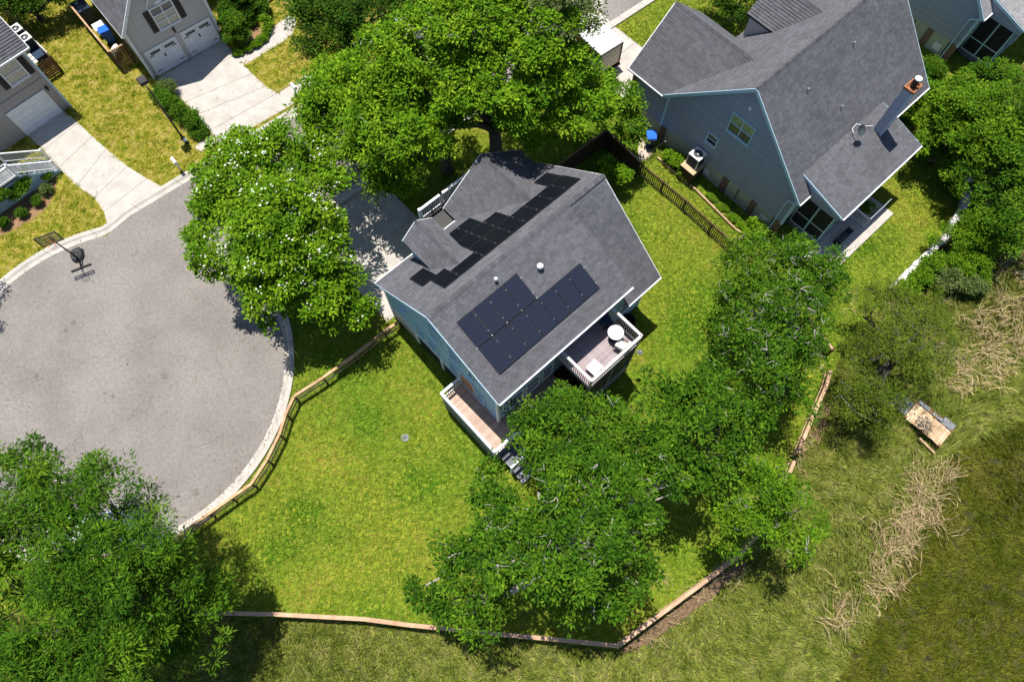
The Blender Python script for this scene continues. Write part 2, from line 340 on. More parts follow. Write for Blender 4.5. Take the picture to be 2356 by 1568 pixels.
kerb(right_line(0)[1:]+arc(BR, 42, -120, 40), right_line(.6)[1:]+arc(BR+.6, 40, -120, 40), 'curved kerb round the turning circle')
def slab_thing(name, polys, z, m):
    for p in polys:
        sheet(name, p, z, m, thick=.1); HARD.append(p)
def LQ(pts, z=0): return [P2(x, y, z) for x, y in pts]
# driveways in separate slabs with open joints
def driveway(nm, edgeL, edgeR, z=.035):
    k = obj('driveway', None, kind='structure'); k['label'] = nm
    HARD.append(edgeL+edgeR[::-1])
    for i in range(len(edgeL)-1):
        a, b, c, d = (Vector((*q, 0)) for q in (edgeL[i], edgeR[i], edgeR[i+1], edgeL[i+1]))
        g = .012; l1, l2 = (d-a).normalized()*g, (c-b).normalized()*g
        q = [a+l1, b+l2, c-l2, d-l1]; z2 = z
        MB().prism([(v.x, v.y) for v in q], z2-.12, z2).build('concrete_slab', 'concrete', k)
driveway('wide white concrete driveway of the double garage', LQ([(360, 183), (391, 206), (425, 236), (452, 265), (484, 301), (505, 338)]), LQ([(514, 93), (541, 128), (580, 170), (612, 199), (638, 215), (682, 237)]))
driveway('long white concrete driveway of the single garage', LQ([(62, 311), (101, 346), (136, 387), (177, 428), (217, 455), (240, 488), (247, 513)]), LQ([(146, 255), (180, 283), (212, 314), (245, 343), (293, 383), (338, 411), (378, 433)]))
driveway('white concrete driveway beside the trailer', LQ([(1310, -90), (1330, -20), (1318, 40), (1322, 110), (1360, 180), (1420, 235)]), LQ([(1440, -90), (1390, 2), (1382, 26), (1412, 60), (1462, 98), (1540, 160)]))
A1 = R_(42.5); O1 = Vector((*P2(1147.6, 966.4, 1.7), 0))
def H1(u, y): return (O1.x+u*math.cos(A1)-y*math.sin(A1), O1.y+u*math.sin(A1)+y*math.cos(A1))
driveway('dappled driveway of the blue house', [H1(-.6, y) for y in (18.6, 16, 14, 12, 9.4)], [H1(5.4, y) for y in (18.6, 16, 14, 12, 9.4)])
# pavements
slab_thing('front_path', [LQ([(538, 130), (556, 124), (583, 110), (606, 97), (618, 84), (629, 64), (640, 55), (664, 38), (681, 42), (680, 62), (672, 80), (652, 97), (618, 117), (588, 136), (566, 149)])], .034, 'concrete')
k = obj('pavement', None, kind='structure'); k['label'] = 'pavement slabs between the dry lawn and the kerb strip'
e1 = [P(640+ i*27.5, 216-i*18.2) for i in range(12)]; e2 = [P(668+i*27.5, 231-i*18.2) for i in range(12)]
for i in range(11):
    MB().prism([tuple(e1[i].lerp(e1[i+1], t))[:2] for t in (.01, .99)]+[tuple(e2[i].lerp(e2[i+1], t))[:2] for t in (.99, .01)], -.08, .033).build('concrete_slab', 'concrete', k)
HARD.append([tuple(v)[:2] for v in e1+e2[::-1]])
slab_thing('stepping_pad', [LQ([(449, 341), (452, 334), (484, 312), (490, 313), (496, 327), (485, 339), (463, 349), (457, 348)])], .03, 'concrete')
slab_thing('side_path', [LQ([(1469, 316), (1483, 322), (1502, 355), (1485, 368), (1470, 369), (1468, 350)])], .03, 'path')
mul = LQ([(134, 393), (132, 418), (123, 453), (106, 482), (77, 506), (44, 524), (11, 539), (-60, 560), (-60, 430), (60, 390), (110, 380)])
sheet('mulch_bed', mul, .02, 'mulch'); HARD.append(mul)
mul2 = LQ([(585, 60), (612, 70), (618, 82), (608, 96), (590, 108), (570, 100), (560, 80)])
sheet('mulch_bed', mul2, .02, 'mulch'); HARD.append(mul2)
bed3 = LQ([(1740, 555), (1700, 520), (1600, 405), (1545, 345), (1525, 360), (1590, 430), (1690, 535), (1730, 560)])
# ------------------------------------------------------------------ house kit (local: x along ridge, y to the back, z up)
def roof_plane(root, poly, tab='shingle_a', tabo='shingle_obj', single=0, t=.14, exp=.175, tw=.34):
    p = [Vector(q) for q in poly]; e = (p[1]-p[0]).normalized(); n = (p[1]-p[0]).cross(p[-1]-p[0]).normalized()
    if n.z < 0: n = -n
    s = n.cross(e)
    if s.dot(p[2]-p[0]) < 0: s = -s
    roof = MB().ext([q-n*.012 for q in p], (0, 0, -t)).build('roof', 'roof_base', root)
    Q = [((q-p[0]).dot(e), (q-p[0]).dot(s)) for q in p]; top = max(b for a, b in Q); rng = random.Random(len(Q)*17+int(top*100))
    mb = MB(); nsingle = 0; one = None; base = p[0]
    for r in range(int(top/exp)+1):
        b0 = r*exp; bm = b0+exp*.5
        if bm > top: break
        xs = []
        for i in range(len(Q)):
            (a0, c0), (a1, c1) = Q[i], Q[(i+1) % len(Q)]
            if (c0 > bm) != (c1 > bm): xs.append(a0+(a1-a0)*(bm-c0)/(c1-c0))
        xs.sort()
        for x0, x1 in zip(xs[::2], xs[1::2]):
            a = x0-((r*.137) % tw)-rng.random()*.02
            while a < x1:
                w = tw*(rng.choice((.55, .8, 1, 1, 1.25)) if nsingle >= single else 1)
                l, h = max(a, x0), min(a+w-.007, x1); full = l == a and h == a+w-.007; a += w
                if h-l < .03: continue
                drop = rng.choice((0, 0, 0, .008)); up = min(b0+exp+.02, top)
                if nsingle < single and full:
                    if one is None:
                        one = MB().add([(0, -.004, .048), (tw-.007, -.004, .048), (tw-.007, exp+.02, .006), (0, exp+.02, .006), (0, -.01, -.01), (tw-.007, -.01, -.01)],
                                       [(0, 1, 2, 3), (4, 5, 1, 0), (0, 3, 4), (1, 5, 2)]).mesh('shingle', tabo)
                    o = obj('shingle', one, roof); q = base+e*l+s*b0
                    o.matrix_local = Matrix(((e.x, s.x, n.x, q.x), (e.y, s.y, n.y, q.y), (e.z, s.z, n.z, q.z), (0, 0, 0, 1))); nsingle += 1; continue
                def pt(x, y, z): return base+e*x+s*y+n*z
                hh = .045+rng.random()*.006
                mb.add([pt(l, b0-drop, hh), pt(h, b0-drop, hh), pt(h, up, .006), pt(l, up, .006), pt(l, b0-drop, -.01), pt(h, b0-drop, -.01)],
                       [(0, 1, 2, 3), (4, 5, 1, 0), (0, 3, 4), (1, 5, 2)])
    if mb.v: mb.build('shingle_courses', tab, roof, kind='stuff')
    return roof
def ridge(root, p, q, d1, d2, w=.17, m='cap'):
    """overlapping ridge caps from p to q; d1, d2 run down the two slopes"""
    p, q = Vector(p), Vector(q); L = (q-p).length; e = (q-p)/L; n = int(L/.23); st = L/n
    d1, d2 = Vector(d1).normalized()*w, Vector(d2).normalized()*w
    rd = MB().beam(p-Vector((0, 0, .03)), q-Vector((0, 0, .03)), .06, .06).build('ridge', 'cap', root)
    up = Vector((0, 0, .065)); lo = Vector((0, 0, .045)); x = e*(st+.05)
    me = MB().add([d1+up*.6, up, d2+up*.6, x+d1+lo*.6, x+lo, x+d2+lo*.6, d1, d2], [(0, 1, 4, 3), (1, 2, 5, 4), (0, 6, 1), (1, 7, 2)]).mesh('ridge_cap', m)
    for i in range(n):
        o = obj('ridge_cap', me, rd); o.location = p+e*(i*st)
def siding(root, org, sdir, nd, poly, m, exp=.18, nm='wall', core='roof_base', board=True):
    """lap siding on a vertical wall; poly = convex outline (s, z) on the wall, one board object per course"""
    org, sdir, nd = Vector(org), Vector(sdir), Vector(nd)
    wall = MB().ext([org+sdir*s+Vector((0, 0, z))-nd*.02 for s, z in poly], -nd*.14).build(nm, m, root)
    if not board: return wall
    z0 = min(z for s, z in poly); z1 = max(z for s, z in poly)
    def span(z):
        xs = []
        for i in range(len(poly)):
            (a0, c0), (a1, c1) = poly[i], poly[(i+1) % len(poly)]
            if min(c0, c1)-1e-6 <= z <= max(c0, c1)+1e-6 and abs(c1-c0) > 1e-6: xs.append(a0+(a1-a0)*(z-c0)/(c1-c0))
        return (min(xs), max(xs)) if len(xs) > 1 else None
    z = z0; cache = {}
    while z < z1-.02:
        t = min(z+exp+.02, z1-.002); a, b = span(z+.001), span(t)
        if a and b and a[1]-a[0] > .05:
            key = tuple(round(v, 3) for v in (*a, *b, t-z))
            if key not in cache:
                pt = lambda s, zz, k: sdir*s+Vector((0, 0, zz))+nd*k
                cache[key] = MB().add([pt(a[0], 0, .022), pt(a[1], 0, .022), pt(b[1], t-z, .004), pt(b[0], t-z, .004), pt(a[0], 0, -.018), pt(a[1], 0, -.018), pt(b[1], t-z, -.018), pt(b[0], t-z, -.018)],
                                      [(0, 1, 2, 3), (4, 5, 1, 0), (3, 2, 6, 7), (0, 3, 7, 4), (1, 5, 6, 2)]).mesh('siding_board', m)
            o = obj('siding_board', cache[key], wall); o.location = org+Vector((0, 0, z))
        z += exp
    return wall
def window(root, org, sdir, nd, s0, s1, z0, z1, pane='pane', nx=1, nz=2, fr='white', fw=.08, name='window'):
    org, sdir, nd = Vector(org), Vector(sdir), Vector(nd); pt = lambda s, z, k: org+sdir*s+Vector((0, 0, z))+nd*k
    b = MB(); k = .055
    for z in (z0, z1): b.beam(pt(s0-fw, z+(fw/2 if z == z1 else -fw/2), k), pt(s1+fw, z+(fw/2 if z == z1 else -fw/2), k), .07, fw, (0, 0, 1))
    for s in (s0-fw/2, s1+fw/2): b.beam(pt(s, z0, k), pt(s, z1, k), .066, fw, sdir)
    for i in range(1, nx): s = s0+(s1-s0)*i/nx; b.beam(pt(s, z0, k), pt(s, z1, k), .05, fw*.8, sdir)
    for i in range(1, nz): z = z0+(z1-z0)*i/nz; b.beam(pt(s0, z, k), pt(s1, z, k), .054, .045, (0, 0, 1))
    f = b.build(name, fr, root)
    pm = pane if isinstance(pane, (list, tuple)) else [pane]
    for i in range(nx):
        for j in range(nz):
            a, c = s0+(s1-s0)*i/nx+.01, s0+(s1-s0)*(i+1)/nx-.01; d, g = z0+(z1-z0)*j/nz+.008, z0+(z1-z0)*(j+1)/nz-.008
            MB().ext([pt(a, d, .03), pt(c, d, .03), pt(c, g, .03), pt(a, g, .03)], nd*-.008).build('pane', pm[(i*nz+j) % len(pm)], f)
    MB().beam(pt(s0-fw-.03, z0-fw-.02, .08), pt(s1+fw+.03, z0-fw-.02, .08), .1, .035).build('sill', fr, f)
    return f
def bar(root, name, p, q, w, h, m, up=(0, 0, 1)): return MB().beam(p, q, w, h, up).build(name, m, root)
def boards(root, x0, x1, y0, y1, z, m, along='x', w=.14, nm='deck_board', t=.03, host='deck_floor'):
    h = MB().box(x0+.02, x1-.02, y0+.02, y1-.02, z-.16, z-t-.004).build(host, 'deck_dark', root)
    n = int(round((y1-y0 if along == 'x' else x1-x0)/w)); st = (y1-y0 if along == 'x' else x1-x0)/n
    L = (x1-x0) if along == 'x' else (y1-y0)
    me = (MB().box(0, L, .004, st-.004, -t, 0) if along == 'x' else MB().box(.004, st-.004, 0, L, -t, 0)).mesh(nm, m)
    for i in range(n):
        o = obj(nm, me, h); o.location = (x0, y0+i*st, z) if along == 'x' else (x0+i*st, y0, z)
    return h
def railing(root, p, q, h, m='white', post=.1, step=.13, cap=.14, nm='railing', endposts=(1, 1)):
    p, q = Vector(p), Vector(q); d = q-p; L = d.length; Z = Vector((0, 0, 1))
    r = MB().beam(p+Z*(h-.02), q+Z*(h-.02), cap, .04).beam(p+Z*.1, q+Z*.1, .05, .06).beam(p+Z*(h-.1), q+Z*(h-.1), .04, .07).build(nm, m, root)
    n = max(2, int(L/step)); me = MB().box(-.018, .018, -.018, .018, .12, h-.12).mesh('baluster', m)
    for i in range(1, n):
        o = obj('baluster', me, r); o.location = p+d*i/n
    for k, on in zip((p, q), endposts):
        if on: MB().box(-post/2, post/2, -post/2, post/2, -.02, h+.06).add([], []).build('newel_post', m, r).location = k
    return r
X, Y, Z3 = Vector((1, 0, 0)), Vector((0, 1, 0)), Vector((0, 0, 1))
# ------------------------------------------------------------------ the blue house with the solar panels
HB = thing('blue_house', 'light blue house in the middle with solar panels on its grey roof', 'house', O1, A1)
RZ, EZ, YR = 8.55, 4.5, 4.52                  # ridge height, low eave, ridge line
sb = (RZ-EZ)/(9.62-YR); sf = (RZ-6.55)/(YR+.42)
zb = lambda y: RZ-(y-YR)*sb                    # back plane
zf = lambda y: RZ-(YR-y)*sf                    # shed-dormer front plane
roof_plane(HB, [(-.28, -.42, 6.55), (8.92, -.42, 6.55), (8.92, YR, RZ), (-.28, YR, RZ)], single=300)
roof_plane(HB, [(8.93, -.57, EZ), (11.45, -.57, EZ), (11.45, YR, RZ), (8.93, YR, RZ)])
roof_plane(HB, [(11.45, 9.62, EZ), (-.3, 9.62, EZ), (-.28, YR, RZ), (11.45, YR, RZ)])
ridge(HB, (-.28, YR, RZ+.02), (11.45, YR, RZ+.02), (0, -1, -sf), (0, 1, -sb))
# cross gable towards the street
gz = 6.77; gs = (gz-EZ)/2.95; gin = YR+(RZ-gz)/sb
roof_plane(HB, [(5.55, 10.75, EZ), (5.55, 9.62, EZ), (8.5, gin, gz), (8.5, 10.75, gz)])
roof_plane(HB, [(11.45, 9.62, EZ), (11.45, 10.75, EZ), (8.5, 10.75, gz), (8.5, gin, gz)])
ridge(HB, (8.5, 10.75, gz+.02), (8.5, gin, gz+.02), (-1, 0, -gs), (1, 0, -gs))
# small gabled dormer
dz = 7.15; din = YR+(RZ-dz)/sb; de = 6.32; dn = YR+(RZ-de)/sb
roof_plane(HB, [(2.05, 9.7, de), (2.05, dn, de), (3.05, din, dz), (3.05, 9.7, dz)])
roof_plane(HB, [(4.05, dn, de), (4.05, 9.7, de), (3.05, 9.7, dz), (3.05, din, dz)])
ridge(HB, (3.05, 9.7, dz+.02), (3.05, din, dz+.02), (-1, 0, -.8), (1, 0, -.8), .14)
for nm, pl in (('dormer_wall', [(2.25, de-.05), (3.05, dz-.12), (3.85, de-.05), (3.85, 4.6), (2.25, 4.6)]),):
    siding(HB, (0, 9.4, 0), X, Y, pl, 'siding_blue', nm=nm)
siding(HB, (2.25, 9.4, 0), -Y, -X, [(0, 4.7), (0, de-.02), (dn*-1+9.4, de-.02)], 'siding_blue', nm='dormer_wall')
window(HB, (0, 9.4, 0), X, Y, 2.7, 3.4, 5.1, 6.1, 'pane')
# walls
Lw = [(-.0, 1.7), (0, 6.42), (4.52, 8.36), (9.3, 4.62), (9.3, 1.7)]
siding(HB, (0, 0, 0), Y, -X, [(s, z) for s, z in Lw], 'siding_blue')
siding(HB, (0, 0, 0), X, -Y, [(.0, 1.7), (8.9, 1.7), (8.9, 6.45), (.0, 6.45)], 'siding_blue')
siding(HB, (8.9, 0, 0), X, -Y, [(0, 0.1), (2.3, 0.1), (2.3, 4.55), (0, 4.55)], 'siding_blue')
siding(HB, (11.2, 0, 0), Y, X, [(0, .1), (0, 4.8), (4.52, 8.36), (9.3, 4.62), (9.3, .1)], 'siding_blue', exp=.36)
siding(HB, (0, 9.3, 0), X, Y, [(0, .1), (11.2, .1), (11.2, 4.6), (0, 4.6)], 'siding_blue', exp=.36)
siding(HB, (0, 10.45, 0), X, Y, [(5.8, .1), (5.8, 4.6), (8.5, 6.6), (11.2, 4.6), (11.2, .1)], 'siding_blue', exp=.24)
siding(HB, (5.8, 9.3, 0), Y, -X, [(0, .1), (1.15, .1), (1.15, 4.5), (0, 4.5)], 'siding_blue', exp=.24)
siding(HB, (8.9, .02, 0), Y, X, [(0, 4.9), (0, 6.45), (4.3, 8.3), ], 'siding_blue', exp=.24, nm='dormer_cheek')
# crawl space: lattice between white columns under the left wall, skirting elsewhere
fd = MB().box(.05, 11.15, .05, 9.25, 0, 1.7).build('foundation', 'lattice', HB)
for y0, y1 in ((7.15, 9.3),): MB().box(-.03, .05, y0, y1, 0, 1.62).build('skirting_panel', 'siding_grey', HB)
for y0, y1 in ((4.95, 7.0), (2.45, 4.75), (.3, 2.3)):
    lp = MB()
    for i in range(int((y1-y0)/.16)): lp.box(-.02, .0, y0+i*.16, y0+i*.16+.09, .12, 1.5)
    MB().box(0, .04, y0, y1, .1, 1.55).build('lattice_panel', 'lattice', HB); lp.build('lattice_slats', 'black', HB)
for y in (7.08, 4.85, 2.38, .12): MB().box(-.06, .06, y-.1, y+.1, 0, 1.6).build('column', 'white', HB)
bar(HB, 'band_board', (-.035, 0, 1.66), (-.035, 9.3, 1.66), .05, .16, 'white')
bar(HB, 'corner_board', (-.03, -.03, 1.7), (-.03, -.03, 6.4), .16, .16, 'white')
bar(HB, 'corner_board', (.32, -.03, 1.7), (.32, -.03, 6.4), .12, .05, 'white')
bar(HB, 'corner_board', (-.03, 9.33, .1), (-.03, 9.33, 4.6), .12, .12, 'white')
bar(HB, 'corner_board', (11.23, -.03, .1), (11.23, -.03, 4.4), .12, .12, 'white')
# fascias, rakes, gutters
bar(HB, 'gutter', (-.28, -.47, 6.49), (8.94, -.47, 6.49), .11, .11, 'white')
bar(HB, 'gutter', (8.94, -.62, EZ-.06), (11.47, -.62, EZ-.06), .11, .11, 'white')
bar(HB, 'gutter', (-.3, 9.67, EZ-.06), (5.5, 9.67, EZ-.06), .11, .11, 'white')
for p, q in (((-.3, -.42, 6.47), (-.3, YR, RZ-.09)), ((-.3, 9.62, EZ-.09), (-.3, YR, RZ-.09)), ((11.47, -.57, EZ-.09), (11.47, YR, RZ-.09)), ((11.47, 9.62, EZ-.09), (11.47, YR, RZ-.09)),
             ((5.55, 10.78, EZ-.09), (8.5, 10.78, gz-.09)), ((11.45, 10.78, EZ-.09), (8.5, 10.78, gz-.09)), ((2.05, 9.72, de-.08), (3.05, 9.72, dz-.08)), ((4.05, 9.72, de-.08), (3.05, 9.72, dz-.08))):
    bar(HB, 'rake_board', p, q, .04, .17, 'trim_blue' if p[0] < 0 else 'white')
# windows of the left gable
lw = lambda *a, **k: window(HB, (0, 0, 0), Y, -X, *a, fr='trim_blue', **k)
lw(4.45, 5.15, 4.95, 6.05, 'pane_green'); lw(5.98, 6.72, 2.35, 3.45, 'pane_green'); lw(5.02, 5.74, 2.35, 3.45, 'pane_green')
lw(2.95, 3.6, 4.8, 5.9, 'pane_green'); lw(3.2, 3.9, 2.1, 3.5, 'pane_green'); lw(1.1, 1.6, 2.1, 3.4, ['pane_blind', 'pane_blind']); lw(1.85, 2.1, 4.9, 5.8, 'pane')
lw(1.9, 3.0, 1.75, 3.6, 'door_wood', nz=1, name='door')
MB().lathe((-.06, 7.55, 4.1), [(.24, -.02), (.24, .02)], 20).build('round_vent', 'trim_blue', HB).rotation_euler = (0, 0, 0)
fwn = lambda *a, **k: window(HB, (0, 0, 0), X, -Y, *a, fr='white', **k)
fwn(.8, 1.7, 2.3, 3.8, 'pane'); fwn(2.0, 2.9, 2.3, 3.8, 'pane'); fwn(3.2, 3.9, 2.3, 3.8, 'pane'); fwn(.9, 1.8, 4.9, 6.0, 'pane'); fwn(5.0, 6.6, 4.75, 6.3, 'screen', nx=2, nz=1, name='sliding_door'); fwn(9.3, 10.7, 1.6, 3.2, 'pane', nx=2)
# rooftop balcony notch beside the cross gable, white railings
bx = [(4.15, 9.95), (4.15, 11.15), (5.5, 11.15)]
MB().box(4.1, 5.78, 9.7, 11.2, 3.15, 3.3).build('porch_floor', 'iron', HB)
railing(HB, (4.2, 11.15, 4.3), (5.75, 11.15, 4.3), .0+1.0, nm='porch_railing', post=.16)
railing(HB, (5.75, 11.15, 4.3), (7.6, 11.15, 4.3), 1.0, nm='porch_railing', post=.16)
for u in (4.2, 5.75): bar(HB, 'porch_column', (u, 11.15, 0), (u, 11.15, 4.3), .18, .18, 'white', (1, 0, 0))
boards(HB, 4.1, 7.6, 9.75, 11.2, 4.3, 'iron', 'y')
# vents through the roof
for u, y, r in ((3.44, 3.83, .06), (5.62, 3.02, .10)):
    z = zf(y); MB().cyl((u, y, z-.1), r, .42, 12).build('vent_pipe', 'metal', HB)
    MB().lathe((u, y, z+.26), [(r*1.5, 0), (r*1.7, .05), (r*1.2, .13), (r*.3, .17)], 12).build('vent_cap', 'white', HB)
    MB().ob((u, y, z+.02), (.2, 0, 0), (0, .2, .2*sf), (0, 0, .012)).build('flashing', 'cap', HB)
# solar panels: 11 on the front plane, 18 on the back plane
def panel(u0, u1, y0, y1, fz, sl, cells):
    w, n = u1-u0, Vector((0, -sl, 1)).normalized(); s = Vector((0, 1, sl)).normalized(); h = (y1-y0)*math.sqrt(1+sl*sl)
    o = Vector((u0, y0, fz(y0)))+n*.11
    m = Matrix(((1, s.x, n.x, o.x), (0, s.y, n.y, o.y), (0, s.z, n.z, o.z), (0, 0, 0, 1)))
    fr = MB().box(0, w, 0, .022, -.035, .006).box(0, w, h-.022, h, -.035, .006).box(0, .022, .022, h-.022, -.035, .006).box(w-.022, w, .022, h-.022, -.035, .006).build('solar_panel', 'black', HB)
    fr.matrix_local = m
    MB().box(.022, w-.022, .022, h-.022, -.03, 0).build('solar_cells', cells, fr)
    for t in (.2, .8):
        MB().box(w-.015, w+.035, h*t-.028, h*t+.028, .004, .018).build('clamp', 'metal', fr)
    MB().box(-.02, w+.02, h*.2-.02, h*.2+.02, -.11, -.035).box(-.02, w+.02, h*.8-.02, h*.8+.02, -.11, -.035).build('mounting_rail', 'metal', fr)
for i in range(4): panel(.64+i*.972, .64+i*.972+.938, 2.1, 3.56, zf, sf, 'cells_blue')
for i in range(7): panel(.66+i*.972, .66+i*.972+.938, .58, 2.06, zf, sf, 'cells_blue')
MB().beam((.62, 2.08, zf(2.08)+.09), (4.55, 2.08, zf(2.08)+.09), .022, .02).build('array_rail', 'metal', HB)
ry = [(5.34, 6.6), (6.64, 7.74), (7.78, 8.88)]
bp = lambda u0, u1, y0, y1: panel(u0, u1, y0, y1, zb, -sb, 'cells_black')
bp(1.45, 2.42, *ry[0]); bp(2.45, 4.03, 5.34, 6.1)
for i in range(7): bp(4.06+i*.962, 4.06+i*.962+.93, *ry[0])
for i in range(3): bp(4.08+i*.968, 4.08+i*.968+.932, *ry[1])
for i in range(2): bp(4.08+i*.968, 4.08+i*.968+.932, *ry[2])
bp(.94, 1.88, 6.58, 7.82); bp(9.74, 10.7, 6.64, 7.7)
# wrap-round deck on the left and front
boards(HB, -1.45, -.08, -1.3, 3.0, 1.7, 'deck_tan', 'x')
boards(HB, -.08, 4.0, -1.3, -.06, 1.7, 'deck_tan', 'x', w=.138)
for x0, x1, y0, y1 in ((-1.47, -1.44, -1.3, 3.0),): MB().box(x0, x1, y0, y1, 0, 1.6).build('deck_skirt', 'deck_dark', HB)
MB().box(-1.45, 4.0, -1.33, -1.3, 0, 1.55).build('deck_skirt', 'deck_dark', HB)
railing(HB, (-1.45, 3.0, 1.7), (-1.45, -1.3, 1.7), 1.0); railing(HB, (-1.45, -1.3, 1.7), (.35, -1.3, 1.7), 1.0, endposts=(0, 1)); railing(HB, (1.5, -1.3, 1.7), (3.95, -1.3, 1.7), 1.0)
railing(HB, (-1.45, 3.0, 1.7), (-.1, 3.0, 1.7), 1.0, endposts=(0, 0))
boards(HB, -1.2, .4, -2.35, -1.34, .95, 'deck_dark', 'y', nm='landing_board', host='landing')
for i in range(3): MB().box(-1.2, .4, -2.65-i*.3, -2.36-i*.3, .9-.2*(i+1)-.05, .9-.2*(i+1)).build('stair_tread', 'deck_dark', HB)
for x in (-1.2, -.4, .4): MB().box(x-.06, x+.06, -2.42, -2.3, 0, 1.75).build('newel_post', 'white', HB)
bar(HB, 'handrail', (-1.2, -2.36, 1.72), (-.55, -2.36, 1.72), .09, .05, 'white')
# upper deck with the screened porch below
DZ = 4.45
boards(HB, 4.05, 7.75, -2.5, -.08, DZ, 'deck_mauve', 'x')
rl = lambda p, q, e=(1, 1): railing(HB, p, q, 1.22, 'siding_grey', nm='deck_railing', endposts=e, cap=.15)
rl((4.1, -.1, DZ), (4.1, -2.45, DZ)); rl((4.1, -2.45, DZ), (7.7, -2.45, DZ), (0, 1)); rl((7.7, -2.45, DZ), (7.7, -.1, DZ), (0, 1))
for u, y in ((4.15, -2.4), (5.9, -2.4), (7.65, -2.4)): MB().box(u-.09, u+.09, y-.09, y+.09, 0, DZ-.16).build('deck_post', 'deck_dark', HB)
boards(HB, 4.1, 7.7, -2.45, -.08, 1.6, 'wood_dark', 'x', nm='porch_board', host='porch_floor')
def screens(x0, x1, y, n, z0=1.65, z1=4.25):
    for i in range(n):
        a, b = x0+(x1-x0)*i/n+.03, x0+(x1-x0)*(i+1)/n-.03
        f = MB().box(a, a+.05, y-.02, y+.02, z0, z1).box(b-.05, b, y-.02, y+.02, z0, z1).box(a+.05, b-.05, y-.02, y+.02, z0, z0+.08).box(a+.05, b-.05, y-.02, y+.02, z1-.08, z1).box(a+.05, b-.05, y-.018, y+.018, 2.55, 2.62).build('screen_frame', 'lattice', HB)
        MB().box(a+.05, b-.05, y-.004, y+.004, z0+.08, z1-.08).build('screen', 'screen', f)
screens(4.2, 7.6, -2.42, 3)
for i in range(2):
    a, b = -2.35+i*1.12, -2.35+(i+1)*1.12
    f = MB().box(7.63, 7.67, a, a+.05, 1.65, 4.25).box(7.63, 7.67, b-.05, b, 1.65, 4.25).box(7.63, 7.67, a+.05, b-.05, 4.15, 4.25).build('screen_frame', 'lattice', HB)
    MB().box(7.645, 7.655, a+.05, b-.05, 1.65, 4.15).build('screen', 'screen', f)
MB().box(4.12, 7.68, -2.47, -2.44, 0, 1.5).build('deck_skirt', 'deck_dark', HB); MB().box(7.69, 7.72, -2.44, -.1, 0, 1.5).build('deck_skirt', 'deck_dark', HB)
sa = MB().tube([(7.7, -2.1, 2.9), (7.95, -2.5, 2.9), (8.05, -2.6, 3.0)], .025).build('lamp_bracket', 'metal', HB)
MB().lathe((8.08, -2.64, 2.92), [(.02, .14), (.15, .02), (.16, 0)], 14).build('lamp_shade', 'metal', sa)
# things on the upper deck
def loc1(u, y, z): x, w = H1(u, y); return (x, w, z)
t = thing('round_table', 'round white table with a hub in the middle on the upper deck', 'table', loc1(7.05, -1.35, DZ), A1)
MB().lathe((0, 0, .68), [(.40, 0), (.42, .02), (.42, .035), (.39, .045)], 32).build('tabletop', 'white', t)
MB().lathe((0, 0, .725), [(.07, 0), (.07, .03), (.03, .06)], 16).build('hub', 'siding_grey', t)
MB().cyl((0, 0, 0), .05, .68, 10).build('pedestal', 'black', t); MB().lathe((0, 0, 0), [(.3, 0), (.3, .03), (.06, .09)], 20).build('base', 'black', t)
def chair(lbl, u, y, rz, seat, fr, w=.56):
    t = thing('deck_chair', lbl, 'chair', loc1(u, y, DZ), A1+rz)
    MB().ob((0, 0, .42), (w/2, 0, 0), (0, .27, 0), (0, 0, .05)).build('seat_cushion', seat, t)
    MB().ob((0, .3, .72), (w/2-.02, 0, 0), (0, .05, .0), (0, .06, .3)).build('back_cushion', seat, t)
    for s in (-1, 1):
        MB().tube([(s*(w/2+.04), -.27, 0), (s*(w/2+.04), -.27, .6), (s*(w/2+.04), .3, .66)], .022).build('arm_frame', fr, t)
        MB().tube([(s*(w/2+.04), .3, 0), (s*(w/2+.04), .36, .95)], .022).build('back_leg', fr, t)
    MB().ob((0, 0, .35), (w/2+.04, 0, 0), (0, .28, 0), (0, 0, .02)).build('seat_frame', fr, t)
    return t
chair('cream cushioned deck chair pulled up below the round white table', 6.85, -1.98, R_(195), 'cream', 'black', .46)
chair('dark blue deck chair in the shade under the eave', 7.25, -.5, R_(70), 'navy', 'iron', .62)
t = thing('square_table', 'low square white table near the left end of the upper deck', 'table', loc1(4.98, -1.9, DZ), A1+R_(3))
MB().box(-.34, .34, -.31, .31, .36, .42).build('tabletop', 'white', t); MB().box(-.24, .24, -.21, .21, .42, .428).build('inset_panel', 'ac_white', t)
for sx in (-1, 1):
    for sy in (-1, 1): MB().box(sx*.29-.03, sx*.29+.03, sy*.26-.03, sy*.26+.03, 0, .36).build('leg', 'ac_white', t)
t = thing('rain_barrel', 'round black barrel on the ground at the right foot of the deck', 'barrel', (*H1(9.7, -.55), 0), A1)
MB().lathe((0, 0, 0), [(.42, 0), (.48, .3), (.5, .9), (.44, 1.1), (.38, 1.1), (.38, .6), (.02, .6)], 24).build('barrel_body', 'rubber', t, smooth=False)
MB().tube([(.46*math.cos(a), .46*math.sin(a), 1.1) for a in np.linspace(0, 6.2832, 25)], .05).build('rim', 'rubber', t)
